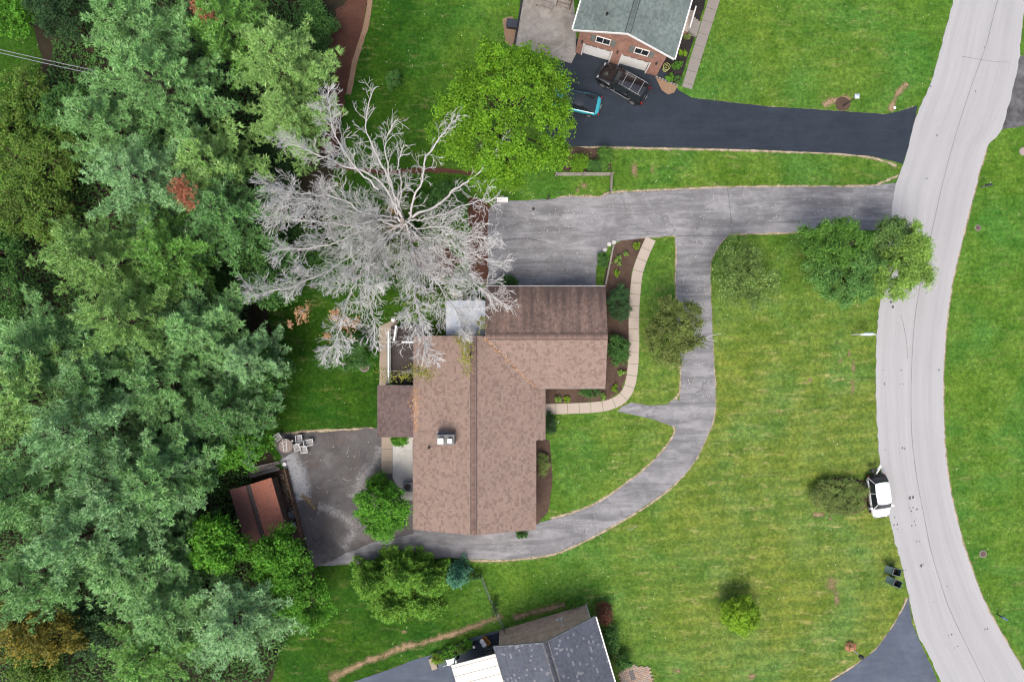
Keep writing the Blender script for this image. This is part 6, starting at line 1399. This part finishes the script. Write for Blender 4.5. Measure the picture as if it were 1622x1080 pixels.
for r in range(3):
    for k in range(2):
        p = a + d*((k+.5)/2); MB().box(p + Vector((0,0,.07+.14*r)), (d.length/2-.015,.14,.136), math.atan2(d.y,d.x)).build('timber', MAT['wood_grey'], te, world=True)
for k, (px, py) in enumerate([(958,396),(965,387),(972,384)]):
    q = thing('edging_stone', ('white rock at the top of the slanted timber edging','white rock just west of the slanted timber edging','pale rock at the north tip of the bark bed')[(1,0,2)[k]], 'rock', W(px,py)); bm = bmesh.new(); bmesh.ops.create_icosphere(bm, subdivisions=2, radius=.2)
    for v in bm.verts: v.co *= rnd.uniform(.8,1.2); v.co.z = v.co.z*.6 + .08
    m = bpy.data.meshes.new('rock'); bm.to_mesh(m); bm.free(); link('rock', m, MAT['concrete'], q)
lb = thing('landscape_board', 'pale loose board lying where the split rail fence meets the driveway', 'board', W(957,309), R(28)); MB().box((0,0,.06),(.9,.12,.05)).build('board', MAT['slab_tan'], lb)
GW = M_plain('green coated wire', (.014,.045,.022), .5)
wf = thing('wire_fence', 'dark green wire mesh fence running down to the blue roofed house', 'fence', W(762,907))
def mesh_run(pts, h=1.1):
    for a, b in zip(pts, pts[1:]):
        A, B = W(*a), W(*b); d = B-A; n = max(1, int(d.length/1.9))
        for i in range(n+1):
            MB().tube([A+d*(i/n)+Vector((0,0,-.05)), A+d*(i/n)+Vector((0,0,h+.06))], .035, 6).build('post', GW, wf, world=True)
        MB().tube([A+Vector((0,0,h)), B+Vector((0,0,h))], .022, 5).build('top_rail', GW, wf, world=True)
        m = MB(); k = int(d.length/.11)
        for i in range(k+1): m.tube([A+d*(i/k)+Vector((0,0,.03)), A+d*(i/k)+Vector((0,0,h))], .006, 3, False)
        for j in range(10): m.tube([A+Vector((0,0,.05+j*h/10)), B+Vector((0,0,.05+j*h/10))], .006, 3, False)
        tagk(m.build('wire_mesh', GW, wf, world=True, fixn=False), 'stuff')
mesh_run([(738,913),(762,908),(778,948),(803,1000)])
broadleaf('fence_vine', 'green vine growing up the middle of the wire fence', 'vine', 783, 962, .7, .28, .75, .5, LM['deepgreen'], 96, 20, .22, 900, .10, .5, low=-.6)
broadleaf('fence_vine', 'green vine along the north corner of the wire fence', 'vine', 752, 912, .6, .7, .25, .45, LM['deepgreen'], 97, 20, .2, 800, .10, .5, low=-.6)

# ---------------------------------------------------------------- patio furniture
def chair(label, px, py, deg, lying=False):
    o = thing('patio_chair', label, 'chair', W(px,py) + Vector((0,0,.025)), R(deg), 'white patio chairs'); w = .27; f = MAT['white']
    for s in (-1,1):
        MB().tube([(.27,s*w,0),(.27,s*w,.62),(-.2,s*w,.64),(-.28,s*w,.62)], .024, 6).build('arm', f, o); MB().tube([(-.30,s*w,0),(-.26,s*w,.42),(-.38,s*w*.95,.92)], .024, 6).build('leg', f, o)
    MB().tube([(.27,-w,.42),(.27,w,.42)], .024, 6).tube([(-.27,-w,.42),(-.27,w,.42)], .024, 6).build('seat_frame', f, o); MB().tube([(-.38,-w*.95,.92),(-.39,0,.95),(-.38,w*.95,.92)], .024, 6).build('back_rail', f, o)
    MB().box((0,0,.415),(.52,.44,.02)).build('seat', M_plain('grey sling fabric',(.26,.26,.26),.8) if 'grey sling fabric' not in bpy.data.materials else bpy.data.materials['grey sling fabric'], o)
    for k in range(5): MB().tube([(-.27,-.18+.09*k,.44),(-.375,-.17+.085*k,.91)], .014, 5).build('back_slat', f, o)
    return o
chair('white metal patio chair set apart at the wood edge of the back lot', 443, 691, 215); chair('white metal patio chair between the round table and the lawn', 477, 693, 95)
chair('white metal patio chair nearest to the house among the group', 493, 699, 10); chair('white metal patio chair close beside the round table', 473, 707, 200); chair('white metal patio chair on the open asphalt side of the group', 485, 711, 275)
tb = thing('patio_table', 'round brown glass patio table with white frame on the back lot', 'table', W(457,704) + Vector((0,0,.025)))
MB().lathe([(.02,.70),(.56,.70),(.58,.715),(.56,.73),(.02,.73)], n=28).build('tabletop', M_plain('brown smoked glass', (.12,.085,.07), .2, .3), tb); MB().lathe([(.57,.69),(.615,.69),(.615,.74),(.57,.74)], n=28).build('rim', M_plain('brown grey rim',(.2,.16,.14)), tb)
for k in range(4): MB().tube([(.45*math.cos(k*1.571+.78),.45*math.sin(k*1.571+.78),0),(.40*math.cos(k*1.571+.78),.40*math.sin(k*1.571+.78),.69)], .025, 6).build('leg', MAT['white'], tb)
cf = thing('folded_chair', 'folded white chair frame laid on the round glass table', 'chair', W(456,703) + Vector((0,0,.765)), R(95))
MB().tube([(-.5,-.15,.02),(.55,-.15,.02),(.55,.15,.02),(-.5,.15,.02),(-.5,-.15,.02)], .026, 6).build('frame', MAT['white'], cf); 
for x in (-.35,.0,.3): MB().tube([(x,-.15,.02),(x,.15,.02)], .02, 6).build('slat', MAT['white'], cf)
for k, (px, py, lab) in enumerate([(448,702,'white cup on the west side of the round glass table'),(464,698,'white pot on the lawn side of the round glass table'),(449,707,'white bowl on the south west side of the round glass table')]):
    q = thing('cup', lab, 'cup', W(px,py,.74) + Vector((.0,0,.02)) - Vector((0,0,.0))); q.location.z = .76; MB().lathe([(.05,0),(.08,.12),(.07,.12),(.045,.02)], n=12).build('body', MAT['white'], q)
# white bench box beside the parking area, post
wbx = thing('white_bench', 'low white box bench at the corner of the parking area under the maple', 'bench', W(796,318))
MB().box((0,0,.22),(.9,.36,.40)).build('box', MAT['white'], wbx); MB().box((0,0,.44),(.98,.42,.045)).build('seat', MAT['white_metal'], wbx); MB().box((-.55,-.1,.3),(.12,.2,.6)).build('post', MAT['wood_dark'], wbx)
pp = thing('boundary_post', 'short dark post at the edge of the parking area under the maple', 'post', W(868,315)); MB().box((0,0,.35),(.16,.16,.7)).build('post', MAT['wood_dark'], pp); MB().hexa([(-.1,-.1,.7),(.1,-.1,.7),(.1,.1,.7),(-.1,.1,.7)],[(-.02,-.02,.78),(.02,-.02,.78),(.02,.02,.78),(-.02,.02,.78)]).build('cap', MAT['wood_dark'], pp)
# items beside the south house
gr = thing('barbecue_grill', 'black barbecue grill standing on the dark pad beside the white carport roof', 'grill', W(775,1022), R(20))
MB().box((0,0,.7),(.7,.45,.25)).build('firebox', MAT['dark_metal'], gr); 
rg = MB(); rg.loft([[(x, .24*math.cos(t), .83 + .2*math.sin(t)) for t in [math.pi*k/8 for k in range(9)]] for x in (-.35,.35)]).build('hood', MAT['dark_metal'], gr, smooth=40)
for x in (-.3,.3):
    for y in (-.18,.18): MB().tube([(x,y,0),(x,y,.6)], .02, 5).build('leg', MAT['dark_metal'], gr)
MB().box((.52,0,.8),(.32,.4,.03)).build('side_shelf', MAT['grey_metal'], gr); MB().tube([(-.3,-.28,.9),(.3,-.28,.9)], .02, 6).build('handle', CHROME, gr)
for k, (px, py, lab) in enumerate([(764,1013,'white round planter pot nearest to the orange crate'),(767,1018,'second white round planter pot behind the orange crate')]):
    q = thing('planter_pot', lab, 'pot', W(px,py)); MB().lathe([(.14,0),(.2,.34),(.22,.34),(.22,.30),(.18,.30),(.02,.28)], n=16).build('pot', MAT['white'], q)
oc = thing('wooden_crate', 'orange brown slatted crate on the dark pad', 'crate', W(771,1012), R(-55)); OW = M_wood('orange wood',(.42,.22,.06))
for k in range(3):
    for s in (-1,1): MB().box((0,s*.16,.08+.13*k),(.8,.02,.1)).build('slat', OW, oc)
for s in (-1,1): MB().box((s*.39,0,.2),(.02,.34,.4)).build('end', OW, oc)
MB().box((0,0,.02),(.78,.3,.03)).build('bottom', OW, oc)
dp = thing('dark_planter', 'small dark planter with white rim on the dark pad', 'pot', W(751,1021)); MB().lathe([(.15,0),(.24,.4),(.26,.4),(.26,.36),(.21,.36),(.02,.3)], n=16).build('pot', MAT['dark_metal'], dp); MB().lathe([(.10,.34),(.12,.42),(.02,.43)], n=12).build('soil', MAT['white'], dp)
wbk = thing('white_wheelbarrow', 'white metal garden cart at the end of the planting strip', 'cart', W(716,1043), R(15))
MB().hexa([(-.3,-.18,.3),(.3,-.18,.3),(.3,.18,.3),(-.3,.18,.3)],[(-.42,-.26,.55),(.42,-.26,.55),(.42,.26,.55),(-.42,.26,.55)]).build('tray', MAT['white'], wbk); MB().lathe([(.02,-.03),(.18,-.03),(.18,.03),(.02,.03)], (.5,0,.18), 14, 'Y').build('wheel', TYRE, wbk)
for s in (-1,1): MB().tube([(.5,s*.06,.18),(-.2,s*.2,.33),(-.85,s*.25,.5)], .022, 6).build('handle', MAT['white'], wbk); MB().tube([(-.3,s*.18,.32),(-.35,s*.2,0)], .02, 6).build('leg', MAT['white'], wbk)
ps = thing('planting_border', 'dark border of soil and stones with a tan block end beside the driveway', 'border', W(715,1033), 0)
a, b = W(688,1046), W(745,1020); d = b-a
for k in range(9): MB().box(a + d*((k+.5)/9) + Vector((-.1,.32,.07)), (d.length/9-.03,.12,.16), math.atan2(d.y,d.x)).build('edging_block', MAT['wood_dark'], ps, world=True)
MB().box(a + d*.5 + Vector((0,0,.03)), (d.length,.55,.08), math.atan2(d.y,d.x)).build('soil', MAT['mulch_dark'], ps, world=True); MB().box(a + Vector((-.1,-.2,.1)), (.5,1.0,.2), R(18)).build('end_block', MAT['slab_tan'], ps, world=True)
# round trellis in the black bed, overhead wires
tl = thing('wire_trellis', 'yellow green round wire trellis in the black mulch bed', 'trellis', W(1053,111)); TW = M_plain('yellow coated wire',(.45,.48,.16))
for z, r in ((.1,.2),(.45,.26),(.75,.3)): MB().tube([(r*math.cos(t*.524),r*math.sin(t*.524),z) for t in range(13)], .018, 5).build('ring', TW, tl)
for k in range(5): MB().tube([(.18*math.cos(k*1.257),.18*math.sin(k*1.257),0),(.3*math.cos(k*1.257),.3*math.sin(k*1.257),.78)], .016, 5).build('upright', TW, tl)
for k, (y0, y1, lab) in enumerate([(76,90,'upper overhead wire crossing the clearing into the pine'),(80,96,'lower overhead wire crossing the clearing into the pine')]):
    a, b = W(-220, y0-52, 9.2), W(150, y1+22, 8.2); pts = [a.lerp(b, t/8) - Vector((0,0,.5*math.sin(math.pi*t/8))) for t in range(9)]
    tag(MB().tube(pts, .026, 5).build('overhead_wire', MAT['grey_metal'], None), lab, 'wire', 'overhead wires')
